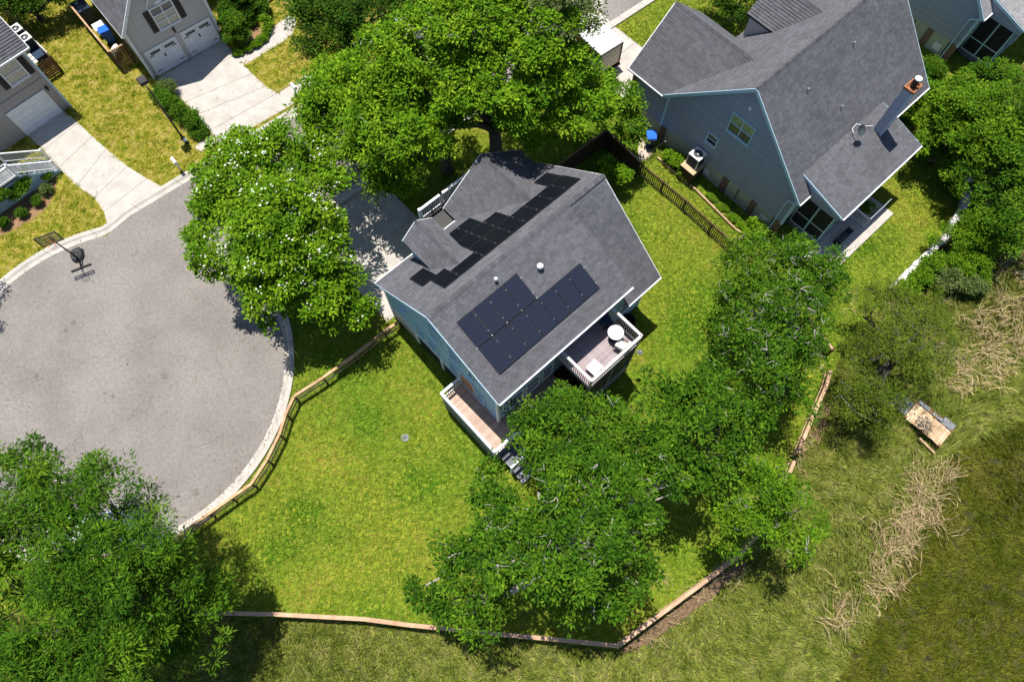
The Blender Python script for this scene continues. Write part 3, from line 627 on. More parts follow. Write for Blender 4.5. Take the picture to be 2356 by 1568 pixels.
# ------------------------------------------------------------------ the slate-blue gabled house on the right
A2 = R_(42.3); O2 = Vector((*P2(1764.7, 528.3), 0))
def F(O, A):
    return lambda u, y, z=0: (O.x+u*math.cos(A)-y*math.sin(A), O.y+u*math.sin(A)+y*math.cos(A), z)
H2 = F(O2, A2)
def slate_house(label, loc, shg, sho, single, wing=True, siding_m='siding_slate'):
    h = thing('gabled_house', label, 'house', loc, A2, None)
    rz, ez, yr = 9.1, 4.1, 4.55; s = (rz-ez)/5.35; zb2 = lambda y: rz-(y-yr)*s; yin = lambda z: yr+(rz-z)/s
    rp = lambda p, n=0: roof_plane(h, p, shg, sho, n)
    cm = 'cap'
    rp([(-.25, -.8, ez), (12.4, -.8, ez), (12.4, yr, rz), (-.25, yr, rz)], single)
    rp([(12.4, 9.9, ez), (-.25, 9.9, ez), (-.25, yr, rz), (12.4, yr, rz)])
    ridge(h, (-.25, yr, rz+.02), (12.4, yr, rz+.02), (0, -1, -s), (0, 1, -s))
    rp([(.75, -3.1, 4.2), (8.3, -3.1, 4.2), (8.3, .3, 5.12), (.75, .3, 5.12)])
    # walls
    siding(h, (0, 0, 0), Y, -X, [(-.5, 1.45), (-.5, 4.25), (yr, 8.95), (9.6, 4.25), (9.6, 1.45)], siding_m, exp=.14)
    siding(h, (0, -.5, 0), X, -Y, [(0, 1.45), (12.1, 1.45), (12.1, 4.3), (0, 4.3)], siding_m, exp=.28)
    siding(h, (12.1, 0, 0), Y, X, [(-.5, .1), (-.5, 4.25), (yr, 8.95), (9.6, 4.25), (9.6, .1)], siding_m, exp=.4)
    siding(h, (0, 9.6, 0), X, Y, [(0, .1), (12.1, .1), (12.1, 4.3), (0, 4.3)], siding_m, exp=.28)
    for y0, y1 in ((.1, 1.4), (1.85, 3.7), (4.2, 6.6), (6.65, 9.5)): MB().box(.02, .3, y0, y1, 0, 1.43).build('foundation_panel', 'beige', h)
    MB().box(.3, 12, -.45, 9.55, 0, 1.4).build('foundation', 'screen', h)
    for y in (1.62, 3.95, -.3, 9.35): MB().box(-.04, .3, y-.22, y+.22, 0, 1.44).build('brick_pier', 'brick', h)
    MB().box(-.02, .02, 2.82, 2.92, .3, 1.3).build('hose_bracket', 'brick', h)
    for y in (5.45, .62): MB().box(-.01, .02, y-.28, y+.28, .3, .85).build('access_hatch', 'white', h)
    for y, z in ((4.5, 7.45),): MB().lathe((-.06, y, z), [(.08, -.1), (.12, 0), (.05, .12)], 10).build('flood_light', 'white', h)
    wn2 = lambda *a, **k: window(h, (0, 0, 0), Y, -X, *a, fr='trim_blue', **k)
    wn2(3.7, 5.22, 5.03, 6.37, ['pane', 'pane_green'], nx=2, nz=2); wn2(5.52, 6.2, 3.07, 3.76, ['screen', 'pane'], nz=2)
    for q in (yr-5.35, yr+5.35):
        bar(h, 'rake_board', (-.27, q, ez-.1), (-.27, yr, rz-.1), .05, .2, 'trim_blue'); bar(h, 'rake_board', (12.42, q, ez-.1), (12.42, yr, rz-.1), .05, .2, 'trim_blue')
    bar(h, 'gutter', (-.27, -.85, ez-.06), (12.42, -.85, ez-.06), .12, .12, 'white')
    bar(h, 'gutter', (.73, -3.15, 4.13), (8.32, -3.15, 4.13), .1, .12, 'white')
    bar(h, 'rake_board', (.73, -3.1, 4.1), (.73, .3, 5.02), .05, .18, 'trim_blue'); bar(h, 'rake_board', (8.32, -3.1, 4.1), (8.32, .3, 5.02), .05, .18, 'trim_blue')
    MB().tube([(-.1, -.06, 3.5), (-.1, -.06, .15)], .05).tube([(-.1, -.06, 3.5), (-.2, -.7, 4.0)], .05).build('downspout', 'trim_blue', h)
    bar(h, 'corner_board', (-.03, -.53, 1.4), (-.03, -.53, 4.1), .16, .16, 'trim_blue'); bar(h, 'corner_board', (-.03, 9.6, 1.4), (-.03, 9.6, 4.1), .14, .14, 'trim_blue')
    siding(h, (.8, 0, 0), Y, -X, [(-2.9, 3.7), (-2.9, 4.2), (-.3, 4.9), (-.3, 3.7)], siding_m, exp=.2, nm='porch_gable')
    # screened porch under the low roof
    MB().box(1.25, 8.1, -2.75, -.52, .12, .5).build('porch_floor', 'deck_dark', h)
    def scr(a, b, along, fix, n, z0=.5, z1=3.9):
        for i in range(n):
            p, q = a+(b-a)*i/n, a+(b-a)*(i+1)/n; w = .05; m = MB()
            bx = (lambda c, d, e, g: m.box(fix-w/2, fix+w/2, c, d, e, g)) if along == 'y' else (lambda c, d, e, g: m.box(c, d, fix-w/2, fix+w/2, e, g))
            bx(p, p+w, z0, z1); bx(q-w, q, z0, z1); bx(p+w, q-w, z0, z0+.1); bx(p+w, q-w, z1-.1, z1); bx(p+w, q-w, 1.55, 1.62)
            f = m.build('screen_frame', 'trim_blue', h); m = MB(); w = .012
            bx(p+.05, q-.05, z0+.1, 1.55); bx(p+.05, q-.05, 1.62, z1-.1); m.build('screen', 'screen', f)
    scr(-2.7, -.55, 'y', 1.28, 2); scr(1.3, 4.6, 'x', -2.72, 3)
    for u in (4.7, 8.0): MB().box(u-.08, u+.08, -2.8, -2.64, .12, 4.1).build('porch_post', 'white', h)
    # chimney with a copper cap and flue
    MB().box(6.45, 7.2, -1.1, -.52, .1, 8.3).build('chimney', siding_m, h); MB().box(6.43, 6.47, -1.13, -1.06, 4.7, 8.3).build('chimney_trim', 'trim_blue', h)
    ch = MB().box(6.5, 7.15, -1.05, -.57, 8.301, 8.33).box(6.41, 6.5, -1.14, -.48, 8.3, 8.44).box(7.15, 7.24, -1.14, -.48, 8.3, 8.44).box(6.5, 7.15, -1.14, -1.05, 8.3, 8.44).box(6.5, 7.15, -.57, -.48, 8.3, 8.44).build('chimney_cap', 'copper', h)
    MB().cyl((6.85, -.8, 8.4), .17, .5, 16).build('flue', 'black', ch); MB().lathe((6.85, -.8, 8.9), [(.2, 0), (.2, .07), (.12, .12)], 16).build('flue_cap', 'ac_white', ch)
    for u, y in ((2.9, 3.05), (7.2, 3.3), (4.9, 1.4)):
        z = rz-(yr-y)*s; MB().cyl((u, y, z-.1), .06, .4, 10).build('vent_pipe', 'metal', h)
    # satellite dish on the low roof
    zz = 5.12-.27*.9+.1; dx = (5.0, .0, 5.05)
    MB().tube([dx, (5.0, 0, 5.5), (4.95, -.15, 5.75)], .03).build('dish_mast', 'metal', h)
    d = MB().lathe((0, 0, 0), [(.02, .0), (.16, .03), (.3, .1), (.3, .08), (.02, -.03)], 20).build('satellite_dish', 'ac_side', h)
    d.location = (4.92, -.25, 5.8); d.rotation_euler = (R_(40), R_(-10), 0)
    MB().tube([(4.95, 0, 5.3), (5.2, .25, 5.25), (5.7, .3, 5.22), (6.0, -.1, 5.1), (6.45, -.4, 5.05)], .02).build('cable', 'white', h)
    if wing:
        wz, we = 7.05, 4.1; ws = (wz-we)/3.4
        rp([(-.3, 12.85, we), (-.3, 9.9, we), (3.1, yin(wz), wz), (3.1, 12.85, wz)])
        rp([(6.5, 9.9, we), (6.5, 12.85, we), (3.1, 12.85, wz), (3.1, yin(wz), wz)])
        ridge(h, (3.1, 12.85, wz+.02), (3.1, yin(wz), wz+.02), (-1, 0, -ws), (1, 0, -ws))
        siding(h, (0, 0, 0), Y, -X, [(9.6, 1.45), (9.6, 4.05), (12.1, 4.05), (12.1, 1.45)], siding_m, exp=.14)
        MB().box(.0, .3, 9.6, 12.1, 0, 1.43).build('foundation_panel', 'beige', h)
        MB().box(-.05, .4, 12.1, 12.6, 0, 4.05).build('brick_return', 'brick', h)
        siding(h, (0, 12.6, 0), X, Y, [(.4, .1), (.4, 4.1), (3.1, 6.8), (6.2, 4.1), (6.2, .1)], 'brick', board=False)
        siding(h, (6.2, 9.6, 0), Y, X, [(0, .1), (3, .1), (3, 4.1), (0, 4.1)], siding_m, exp=.28)
        bar(h, 'gutter', (-.35, 12.9, we-.06), (-.35, 9.9, we-.06), .1, .11, 'white')
        for x in (-.3, 6.5): bar(h, 'rake_board', (x, 12.88, we-.1), (3.1, 12.88, wz-.1), .05, .18, 'white')
        gz2, ge = 7.62, 6.18; g2 = (gz2-ge)/1.8
        rp([(6.5, 9.8, ge), (6.5, yin(ge), ge), (8.3, yin(gz2), gz2), (8.3, 9.8, gz2)])
        rp([(10.1, yin(ge), ge), (10.1, 9.8, ge), (8.3, 9.8, gz2), (8.3, yin(gz2), gz2)])
        ridge(h, (8.3, 9.8, gz2+.02), (8.3, yin(gz2), gz2+.02), (-1, 0, -g2), (1, 0, -g2))
        siding(h, (6.7, 9.6, 0), -Y, -X, [(0, 4.2), (0, ge-.03), (9.6-yin(ge), ge-.03)], 'siding_grey', nm='dormer_wall')
        siding(h, (0, 9.6, 0), X, Y, [(6.7, 4.3), (6.7, ge), (8.3, gz2-.15), (9.9, ge), (9.9, 4.3)], 'siding_grey', nm='dormer_wall')
    return h
slate_house('slate blue house with steep grey roof and copper-capped chimney', O2, 'shingle_a', 'shingle_obj', 300)
d3 = P(2263, 46, 4.1)-P(1838.9, 470.8, 4.1)
slate_house('house with sunlit-coloured roof and slate gable at the top right corner', O2+Vector((d3.x, d3.y, 0)), 'shingle_sunlit', 'sunlit_obj', 40, wing=False)
for hh in [o for o in C.objects if o.name.startswith('gabled_house') and o.parent is None]: hh['group'] = 'slate gabled houses'
# patio slab, its furniture
sheet('patio', [H2(u, y)[:2] for u, y in ((.1, -4.72), (6.85, -4.72), (6.85, -2.76), (.1, -2.76))], .13, 'concrete', thick=.2); HARD.append([H2(u, y)[:2] for u, y in ((.1, -4.72), (6.85, -4.72), (6.85, -2.6), (.1, -2.6))])
t = thing('patio_bench', 'dark slatted bench on the shaded patio', 'bench', H2(2.9, -3.6, .13), A2)
for i in range(4): MB().box(-.7, .7, -.22+i*.11, -.22+i*.11+.085, .4, .43).build('seat_slat', 'iron', t)
for x in (-.62, .62): MB().box(x-.03, x+.03, -.2, .2, 0, .4).build('leg', 'iron', t)
t = thing('potted_plant', 'leafy green plant in a pot behind the patio railing', 'plant', H2(5.4, -3.35, .13), A2)
MB().lathe((0, 0, 0), [(.2, 0), (.3, .45), (.26, .45), (.02, .4)], 16).build('pot', 'brick', t); POT = t
t = thing('patio_railing', 'white metal railing round the patio plant', 'railing', H2(4.6, -3.0, .13), A2)
railing(t, (0, 0, 0), (0, -1.0, 0), .95, 'white', .06, .12, .06); railing(t, (0, -1.0, 0), (2.1, -1.0, 0), .95, 'white', .06, .12, .06, endposts=(0, 1))
# air conditioner on its timber stand
t = thing('ac_stand', 'tall dark timber stand carrying the air conditioner by the slate house', 'stand', H2(-.62, 6.1, 0), A2)
MB().box(-.72, .5, -.56, .56, 1.22, 1.3).build('platform', 'rail_tan', t)
for x in (-.66, .44):
    for y in (-.5, .5): MB().box(x-.05, x+.05, y-.05, y+.05, 0, 1.22).build('leg', 'wood_dark', t)
for y in (-.53, .53): bar(t, 'brace', (-.66, y, .1), (.44, y, 1.15), .04, .09, 'wood_dark')
MB().box(-.7, -.66, -.5, .5, .3, 1.1).build('side_panel', 'wood_dark', t); MB().box(-.6, .4, -.53, -.5, .3, 1.1).build('side_panel', 'wood_dark', t)
def aircon(label, loc, rz, w=.75, hgt=.85):
    t = thing('air_conditioner', label, 'air conditioner', loc, rz, 'white-topped air conditioner units'); a = w/2
    MB().box(-a+.02, a-.02, -a+.02, a-.02, .04, hgt-.06).build('body', 'ac_side', t)
    for i in range(9): MB().box(-a, a, -a, a, .08+i*.075, .10+i*.075).build('grille_band', 'ac_side', t)
    for x in (-1, 1):
        for y in (-1, 1): MB().box(x*a-.03, x*a+.03, y*a-.03, y*a+.03, 0, hgt-.05).build('corner_post', 'ac_white', t)
    n = 24; r0 = a*.78; vs = []; 
    for j in range(n):
        an = 2*math.pi*j/n; c, s_ = math.cos(an), math.sin(an); k = (a+.03)/max(abs(c), abs(s_)); vs += [(k*c, k*s_, hgt-.05), (k*c, k*s_, hgt), (r0*c, r0*s_, hgt), (r0*c, r0*s_, hgt-.05)]
    f = [(4*j+k, 4*((j+1) % n)+k, 4*((j+1) % n)+(k+1) % 4, 4*j+(k+1) % 4) for j in range(n) for k in range(4)]
    top = MB().add(vs, f).build('top_panel', 'ac_white', t)
    MB().cyl((0, 0, hgt-.12), .09, .1, 12).build('fan_hub', 'ac_white', top)
    for j in range(4):
        an = j*math.pi/2+.5; MB().ob((math.cos(an)*r0*.5, math.sin(an)*r0*.5, hgt-.1), (math.cos(an)*r0*.45, math.sin(an)*r0*.45, 0), (-math.sin(an)*.08, math.cos(an)*.08, .04), (0, 0, .006)).build('fan_blade', 'ac_white' if w > .7 else 'black', top)
    g = MB()
    for r in (.3, .55, .8): g.tube([(r0*r*math.cos(q), r0*r*math.sin(q), hgt-.01) for q in np.linspace(0, 6.2832, 21)], .006, 4)
    g.build('fan_guard', 'black', top); MB().cyl((0, 0, hgt-.2), r0, .02, 20).build('fan_well', 'black', top)
    return t
aircon('single air conditioner with a white fan top on the timber stand', H2(-.52, 6.15, 1.3), A2, .8, .9)
# ------------------------------------------------------------------ grey house with two garage doors, top left
A4 = R_(39.5); O4 = Vector((*P2(355.4, 179.7), 0)); H4 = F(O4, A4)
g4 = thing('garage_house', 'grey sided house with two white garage doors at the top left', 'house', O4, A4)
ez, az = 4.02, 7.9; sl4 = (az-ez)/3.08
roof_plane(g4, [(-.28, 10, ez), (-.28, -.22, ez), (2.8, -.22, az), (2.8, 10, az)]); roof_plane(g4, [(5.88, -.22, ez), (5.88, 10, ez), (2.8, 10, az), (2.8, -.22, az)])
ridge(g4, (2.8, -.22, az+.02), (2.8, 10, az+.02), (-1, 0, -sl4), (1, 0, -sl4))
siding(g4, (0, 0, 0), X, -Y, [(0, 0), (0, 4.2), (2.8, az-.2), (5.6, 4.2), (5.6, 0)], 'siding_grey', exp=.16)
siding(g4, (0, 0, 0), Y, -X, [(0, 0), (10, 0), (10, 4.0), (0, 4.0)], 'siding_grey', exp=.16); siding(g4, (5.6, 0, 0), Y, X, [(0, 0), (10, 0), (10, 4.0), (0, 4.0)], 'siding_grey', exp=.16)
siding(g4, (5.6, 4.6, 0), X, -Y, [(0, 0), (7.5, 0), (7.5, 5.4), (0, 5.4)], 'siding_grey', exp=.3)
roof_plane(g4, [(5.9, 4.2, 5.4), (13.4, 4.2, 5.4), (13.4, 9, 8.2), (5.9, 9, 8.2)], exp=.3)
for x in (-.02, 5.62): bar(g4, 'corner_board', (x, -.03, 0), (x, -.03, 4.1), .18, .16, 'white')
for x in (-.28, 5.88): bar(g4, 'rake_board', (x, -.25, ez-.1), (2.8, -.25, az-.1), .05, .2, 'white'); bar(g4, 'gutter', (x, -.22, ez-.06), (x, 10, ez-.06), .11, .11, 'white')
for nm, pt, q in (('frieze', 0, 0),): pass
def garage_door(root, org, x0, x1, hgt, rows, lites, hinges):
    f = MB().box(x0-.12, x0, -.07, 0, 0, hgt+.12).box(x1, x1+.12, -.07, 0, 0, hgt+.12).box(x0, x1, -.068, 0, hgt, hgt+.12).build('door_frame', 'white', root)
    d = MB().box(x0, x1, -.025, -.005, 0, hgt).build('garage_door', 'door_white', root); n = 4 if lites else 8
    for r in range(rows):
        z0, z1 = hgt*r/rows+.012, hgt*(r+1)/rows-.012
        for i in range(n):
            a, b = x0+(x1-x0)*i/n+.02, x0+(x1-x0)*(i+1)/n-.02
            MB().box(a, b, -.042, -.025, z0, z1).build('door_panel', 'door_white', d)
    if lites:
        for i in range(2):
            a = x0+(x1-x0)*(.1+.5*i); w = (x1-x0)*.34
            for j in range(6): MB().box(a+w*j/6+.012, a+w*(j+1)/6-.012, -.055, -.042, hgt*.83, hgt*.93).build('lite', 'black', d)
    if hinges:
        for x, s in ((x0+.02, 1), (x1-.02, -1)):
            for z in (.35, hgt-.45): MB().box(min(x, x+s*.36), max(x, x+s*.36), -.056, -.042, z, z+.05).build('strap_hinge', 'black', d)
        MB().box((x0+x1)/2-.05, (x0+x1)/2+.05, -.06, -.042, 1.15, 1.4).build('handle', 'black', d)
garage_door(g4, None, .44, 2.56, 2.05, 4, True, True); garage_door(g4, None, 3.14, 5.26, 2.05, 4, True, True)
for o in list(g4.children):
    if o.name.startswith(('garage_door', 'door_frame')): o.location = (0, -.03, 0)
MB().box(2.7, 3.0, -.075, -.02, 0, 2.3).build('pilaster', 'siding_grey', g4)
w4 = window(g4, (0, 0, 0), X, -Y, 2.12, 3.56, 3.05, 4.6, ['pane_blind', 'pane_blind', 'pane'], nx=2, nz=3)
ar = MB(); cx, r = 2.84, .8
for i in range(12):
    a, b = math.pi*i/12, math.pi*(i+1)/12; ar.beam((cx+r*math.cos(a), -.05, 4.68+r*math.sin(a)), (cx+r*math.cos(b), -.05, 4.68+r*math.sin(b)), .06, .1, (0, 1, 0))
ar.build('arch_trim', 'white', g4); MB().ext([(cx+.22*math.cos(a), -.04, 4.72+.22*math.sin(a)) for a in np.linspace(0, math.pi, 10)], (0, .02, 0)).build('fan_pane', 'white', g4)
for x in (1.62, 3.7):
    sh = MB().box(x, x+.4, -.06, -.025, 3.0, 4.65).build('shutter', 'black', g4)
    for i in range(14): MB().box(x+.05, x+.35, -.072, -.06, 3.08+i*.11, 3.15+i*.11).build('louvre', 'black', sh)
def wall_lamp(root, x, z):
    l = MB().box(x-.06, x+.06, -.06, -.02, z-.1, z+.15).build('wall_lamp', 'black', root)
    MB().lathe((x, -.16, z-.12), [(.06, 0), (.1, .22), (.02, .34)], 8).build('lantern', 'black', l); MB().tube([(x, -.05, z+.1), (x, -.16, z+.25)], .015).build('arm', 'black', l)
wall_lamp(g4, 2.85, 2.6)
for i in range(5):
    b = MB().box(9.5, 10.75, .95-.1+i*.28, .95+.22+i*.28, .17*(i+1)-.05, .17*(i+1)).build('stair_tread', 'wood_brown', g4); MB().box(9.52, 10.73, 1.12+i*.28, 1.15+i*.28, .17*i, .17*(i+1)-.05).build('riser', 'black', b)
for x in (9.35, 10.8): MB().ext([(x, .75, .1), (x, .75, .75), (x, 2.4, 1.75), (x, 2.4, .3)], (.12, 0, 0)).build('stair_stringer', 'white', g4)
MB().box(9.3, 10.9, 2.4, 4.4, .75, .9).build('porch_floor', 'deck_dark', g4)
# narrow side yard of that house
t = thing('timber_screen', 'brown timber fence hiding the bins beside the grey garage house', 'fence', H4(-1.4, 2.1), A4)
def plank_wall(root, p, q, hgt, m, w=.14, t_=.025, nm='board', gap=.012, jit=.02):
    p, q = Vector(p), Vector(q); d = (q-p); L = d.length; e = d/L; n = max(1, int(L/w)); st = L/n; me = MB().box(0, st-gap, -t_/2, t_/2, 0, hgt).mesh(nm, m)
    fr = MB().beam(p+Vector((0, 0, hgt*.25)), q+Vector((0, 0, hgt*.25)), .05, .09).beam(p+Vector((0, 0, hgt*.8)), q+Vector((0, 0, hgt*.8)), .05, .09).build('rail', m, root)
    fr.location = Vector((-e.y, e.x, 0))*.04
    for i in range(n):
        o = obj(nm, me, root); o.location = p+e*(i*st)+Vector((0, 0, random.uniform(-jit, jit))); o.rotation_euler = (0, 0, math.atan2(e.y, e.x))
plank_wall(t, (0, 0, 0), (1.12, 0, 0), 1.7, 'wood_brown', .14); plank_wall(t, (0, 0, 0), (-.1, 5.4, 0), 1.7, 'wood_brown', .3)
bar(t, 'cap_rail', (-.03, -.03, 1.72), (-.13, 5.4, 1.72), .12, .04, 'cedar'); bar(t, 'cap_rail', (.0, -.03, 1.722), (1.12, -.03, 1.722), .12, .04, 'cedar')
def bin_(label, loc, rz, body, lid, hgt=1.05, grp='wheeled recycling bins'):
    t = thing('wheeled_bin', label, 'bin', loc, rz, grp)
    MB().add([(-.24, -.28, .06), (.24, -.28, .06), (.24, .26, .06), (-.24, .26, .06), (-.3, -.36, hgt), (.3, -.36, hgt), (.3, .36, hgt), (-.3, .36, hgt)], [(3, 2, 1, 0), (4, 5, 6, 7), (0, 1, 5, 4), (1, 2, 6, 5), (2, 3, 7, 6), (3, 0, 4, 7)]).build('bin_body', body, t)
    MB().ext([(-.32, -.39, hgt+.003), (-.32, .39, hgt+.003), (-.32, .36, hgt+.07), (-.32, -.32, hgt+.09)], (.64, 0, 0)).build('lid', lid, t)
    MB().tube([(-.24, .43, hgt), (.24, .43, hgt)], .02).build('handle', body, t)
    for x in (-.3, .3): MB().tube([(x-.03, .28, .12), (x+.03, .28, .12)], .12, 14).build('wheel', 'rubber', t)
    return t
bin_('bright blue lidded bin in the fenced yard of the garage house', H4(-.72, 4.9), A4+1.4, 'blue_bin', 'blue_bin', 1.1)
t = thing('folded_table', 'pale grey folding table leaning in the fenced side yard', 'table', H4(-.8, 5.9), A4)
MB().ob((0, 0, .75), (.42, 0, 0), (0, .25, .12), (0, .02, -.04)).build('tabletop', 'ac_white', t); 
for x in (-.35, .35): MB().beam((x, .2, 0), (x, -.1, .7), .04, .04).build('leg', 'metal', t)
t = thing('surf_board', 'white rounded board lying at the front of the fenced yard', 'board', H4(-1.05, 3.3), A4+.9)
MB().add([(.62*math.cos(a)*(1 if math.cos(a) > 0 else .8), .25*math.sin(a), z) for z in (.55, .62) for a in np.linspace(0, 2*math.pi, 21)[:-1]], [tuple(range(19, -1, -1)), tuple(range(20, 40))]+[(i, (i+1) % 20, 20+(i+1) % 20, 20+i) for i in range(20)]).build('deck', 'white', t); MB().box(-.1, .1, -.1, .1, 0, .55).build('stand', 'wood_dark', t)
t = thing('storage_box', 'dark storage cabinet with a white lid rim at the back of the side yard', 'cabinet', H4(-1.0, 7.9), A4)
MB().box(-.45, .45, -.6, .6, 0, 1.2).build('cabinet_body', 'ac_side', t); MB().box(-.5, .5, -.65, .65, 1.2, 1.24).build('lid', 'navy', t); MB().box(-.52, -.47, -.65, .65, 1.14, 1.26).build('lid_rim', 'white', t)
# ------------------------------------------------------------------ grey house with one garage door, left edge
A5 = R_(46.5); O5 = Vector((*P2(147.2, 253.8), 0)); H5 = F(O5, A5)
g5 = thing('shuttered_house', 'grey house with black shutters and one garage door at the left edge', 'house', O5, A5)
roof_plane(g5, [(-9, -.12, 5.1), (.94, -.12, 5.1), (.94, 5, 8.4), (-9, 5, 8.4)], single=60); roof_plane(g5, [(.94, 10, 5.1), (-9, 10, 5.1), (-9, 5, 8.4), (.94, 5, 8.4)], exp=.3)
ridge(g5, (-9, 5, 8.42), (.94, 5, 8.42), (0, -1, -.66), (0, 1, -.66))
siding(g5, (0, 0, 0), X, -Y, [(-9, 0), (.5, 0), (.5, 2.85), (-9, 2.85)], 'siding_taupe', exp=.16); siding(g5, (0, .06, 0), X, -Y, [(-9, 2.85), (.5, 2.85), (.5, 5.05), (-9, 5.05)], 'siding_taupe', exp=.16)
siding(g5, (.5, 0, 0), Y, X, [(0, 0), (0, 5.1), (5, 8.3), (9.8, 5.1), (9.8, 0)], 'siding_taupe', exp=.2)
bar(g5, 'corner_board', (.52, -.03, 0), (.52, -.03, 5), .14, .14, 'trim_blue'); bar(g5, 'gutter', (-9, -.17, 5.04), (.96, -.17, 5.04), .11, .11, 'white'); bar(g5, 'rake_board', (.96, -.12, 5.0), (.96, 5, 8.3), .04, .18, 'white')
garage_door(g5, None, -2.78, -.22, 2.05, 5, False, False)
for o in list(g5.children):
    if o.name.startswith(('garage_door', 'door_frame')): o.location = (0, -.03, 0)
for x0, x1 in ((-1.35, -.17), (-3.9, -2.75)):
    window(g5, (0, .04, 0), X, -Y, x0, x1, 3.5, 4.85, ['pane_blind', 'pane_blind', 'pane'], nx=1, nz=2)
    for x in (x0-.48, x1+.1):
        sh = MB().box(x, x+.38, .0, .03, 3.4, 4.95).build('shutter', 'black', g5)
        for i in range(13): MB().box(x+.05, x+.33, -.014, .0, 3.48+i*.11, 3.55+i*.11).build('louvre', 'black', sh)
wall_lamp(g5, .12, 2.1)
# entrance stairs with white railings
N5 = Vector((-30.75, 27.75, 0)); Z5 = -A5*0
stp = thing('entrance_stairs', 'grey entrance stairs with white railings by the single garage driveway', 'stairs', N5, A5)
for i in range(8): MB().box(-.3-i*.25, .0-i*.25, -1.15, 0, .2*i+.14, .2*i+.2).build('stair_tread', 'deck_dark' if i else 'plank_grey', stp); MB().box(-.04-i*.25, -.02-i*.25, -1.15, 0, .2*i, .2*i+.14).build('riser', 'black', stp)
for y in (.06, -1.2):
    MB().ext([(.05, y, 0), (.05, y, .12), (-2.0, y, 1.62), (-2.0, y, 0)], (0, -.05, 0)).build('stair_stringer', 'trim_blue', stp)
    r = MB().beam((.05, y, 1.05), (-2.0, y, 2.65), .1, .05).beam((.05, y, .32), (-2.0, y, 1.9), .05, .05).build('stair_railing', 'white', stp)
    me = MB().box(-.018, .018, -.018, .018, 0, .75).mesh('baluster', 'white')
    for i in range(1, 17): t_ = i/17; o = obj('baluster', me, r); o.location = (.05-2.05*t_, y, .32+1.58*t_)
    for x, z in ((.05, 0), (-2.0, 1.6)): MB().box(x-.06, x+.06, y-.06, y+.06, z, z+1.15).build('newel_post', 'white', r)
boards(stp, -6.5, -2.02, -1.2, .06, 1.62, 'plank_grey', 'y'); MB().box(-6.5, -2.02, -1.2, .05, 0, 1.45).build('landing_skirt', 'trim_blue', stp)
railing(stp, (-2.1, .06, 1.62), (-6.5, .06, 1.62), 1.0, endposts=(0, 1)); railing(stp, (-2.1, -1.2, 1.62), (-6.5, -1.2, 1.62), 1.0, endposts=(0, 1))
# two air conditioners on a raised stand
t = thing('ac_platform', 'long dark stand with a white edge under the two air conditioners', 'stand', H5(1.5, 4.4), A5)
MB().box(-.45, .42, -.3, 3.8, .1, .9).build('platform_box', 'navy', t); MB().box(.42, .47, -.3, 3.8, .82, .92).build('edge_board', 'white', t)
aircon('nearer of the two air conditioners beside the shuttered house', H5(1.52, 5.4, .9), A5, .72, .8); aircon('farther of the two air conditioners, at the top left', H5(1.52, 6.55, .9), A5, .72, .8)
t = thing('slatted_screen', 'dark brown slatted screen joining the shuttered house to the stand', 'fence', H5(.6, 2.95), A5)
for i in range(8): MB().box(0, 1.25, -.02, .0, .1+i*.17, .1+i*.17+.13).build('slat', 'wood_brown', t)
for x in (0, .62, 1.22): MB().box(x, x+.08, .0, .08, 0, 1.5).build('post', 'wood_dark', t)
for i in range(6): MB().box(1.2, 1.23, .1, 1.5, .1+i*.22, .1+i*.22+.16).build('slat', 'wood_brown', t)
t = thing('folded_cloth', 'pale folded boards lying on the stand behind the shuttered house', 'boards', H5(.92, 4.3, .9), A5)
for i in range(3): MB().box(-.14, .14, -.5+i*.36, -.2+i*.36, 0, .05+.02*i).build('board', 'cream', t)
# ------------------------------------------------------------------ fences
def rail_fence(label, pts, hgt, cap=.14, wood='cedar', pst='wood_brown', mesh=False, rails=(.45,), spacing=2.3, group=None):
    b = Vector((pts[0][0], pts[0][1], 0)); t = thing('rail_fence', label, 'fence', b, 0, group)
    Q = [Vector((p[0], p[1], 0))-b for p in pts]; pm = MB().box(-.05, .05, -.05, .05, -.05, hgt-.02).mesh('post', pst)
    for i, (p, q) in enumerate(zip(Q, Q[1:])):
        L = (q-p).length; n = max(1, round(L/spacing)); e = (q-p)/L; sd = Vector((-e.y, e.x, 0)); az = math.atan2(e.y, e.x)
        for k in range(n + (1 if i == len(Q)-2 else 0)):
            o = obj('post', pm, t); o.location = p+e*(L*k/n)+Vector((0, 0, random.uniform(-.02, .02))); o.rotation_euler = (0, 0, az)
        for k in range(n):
            a, c = p+e*(L*k/n+.006), p+e*(L*(k+1)/n-.006); j = Vector((0, 0, random.uniform(-.008, .008)))
            bar(t, 'cap_rail', a+Vector((0, 0, hgt))+j, c+Vector((0, 0, hgt))-j, cap, .036, wood)
            bar(t, 'rail', a+Vector((0, 0, hgt-.09))+sd*.07, c+Vector((0, 0, hgt-.09))+sd*.07, .036, .13, wood)
            for z in rails: bar(t, 'rail', a+Vector((0, 0, z))+sd*.07, c+Vector((0, 0, z))+sd*.07, .036, .12, wood)
            if mesh:
                w = MB(); m = int((c-a).length/.1)
                for g in range(m): w.beam(a+e*(g*.1)+Vector((0, 0, .05)), a+e*(g*.1)+Vector((0, 0, hgt-.1)), .004, .004, sd)
                for g in range(8): w.beam(a+Vector((0, 0, .08+g*.1)), c+Vector((0, 0, .08+g*.1)), .004, .004)
                w.build('wire_mesh', 'black', t, kind='stuff')
    return t
z = 1.0
fr_pts = [P2(918, 741, .9), P2(884, 763, .9)] + [P2(x, y, z) for x, y in ((812, 818), (743, 868), (676, 911), (657, 952), (642, 999), (613, 1058), (577, 1113), (529, 1146), (478, 1182), (430, 1217), (398, 1243))]
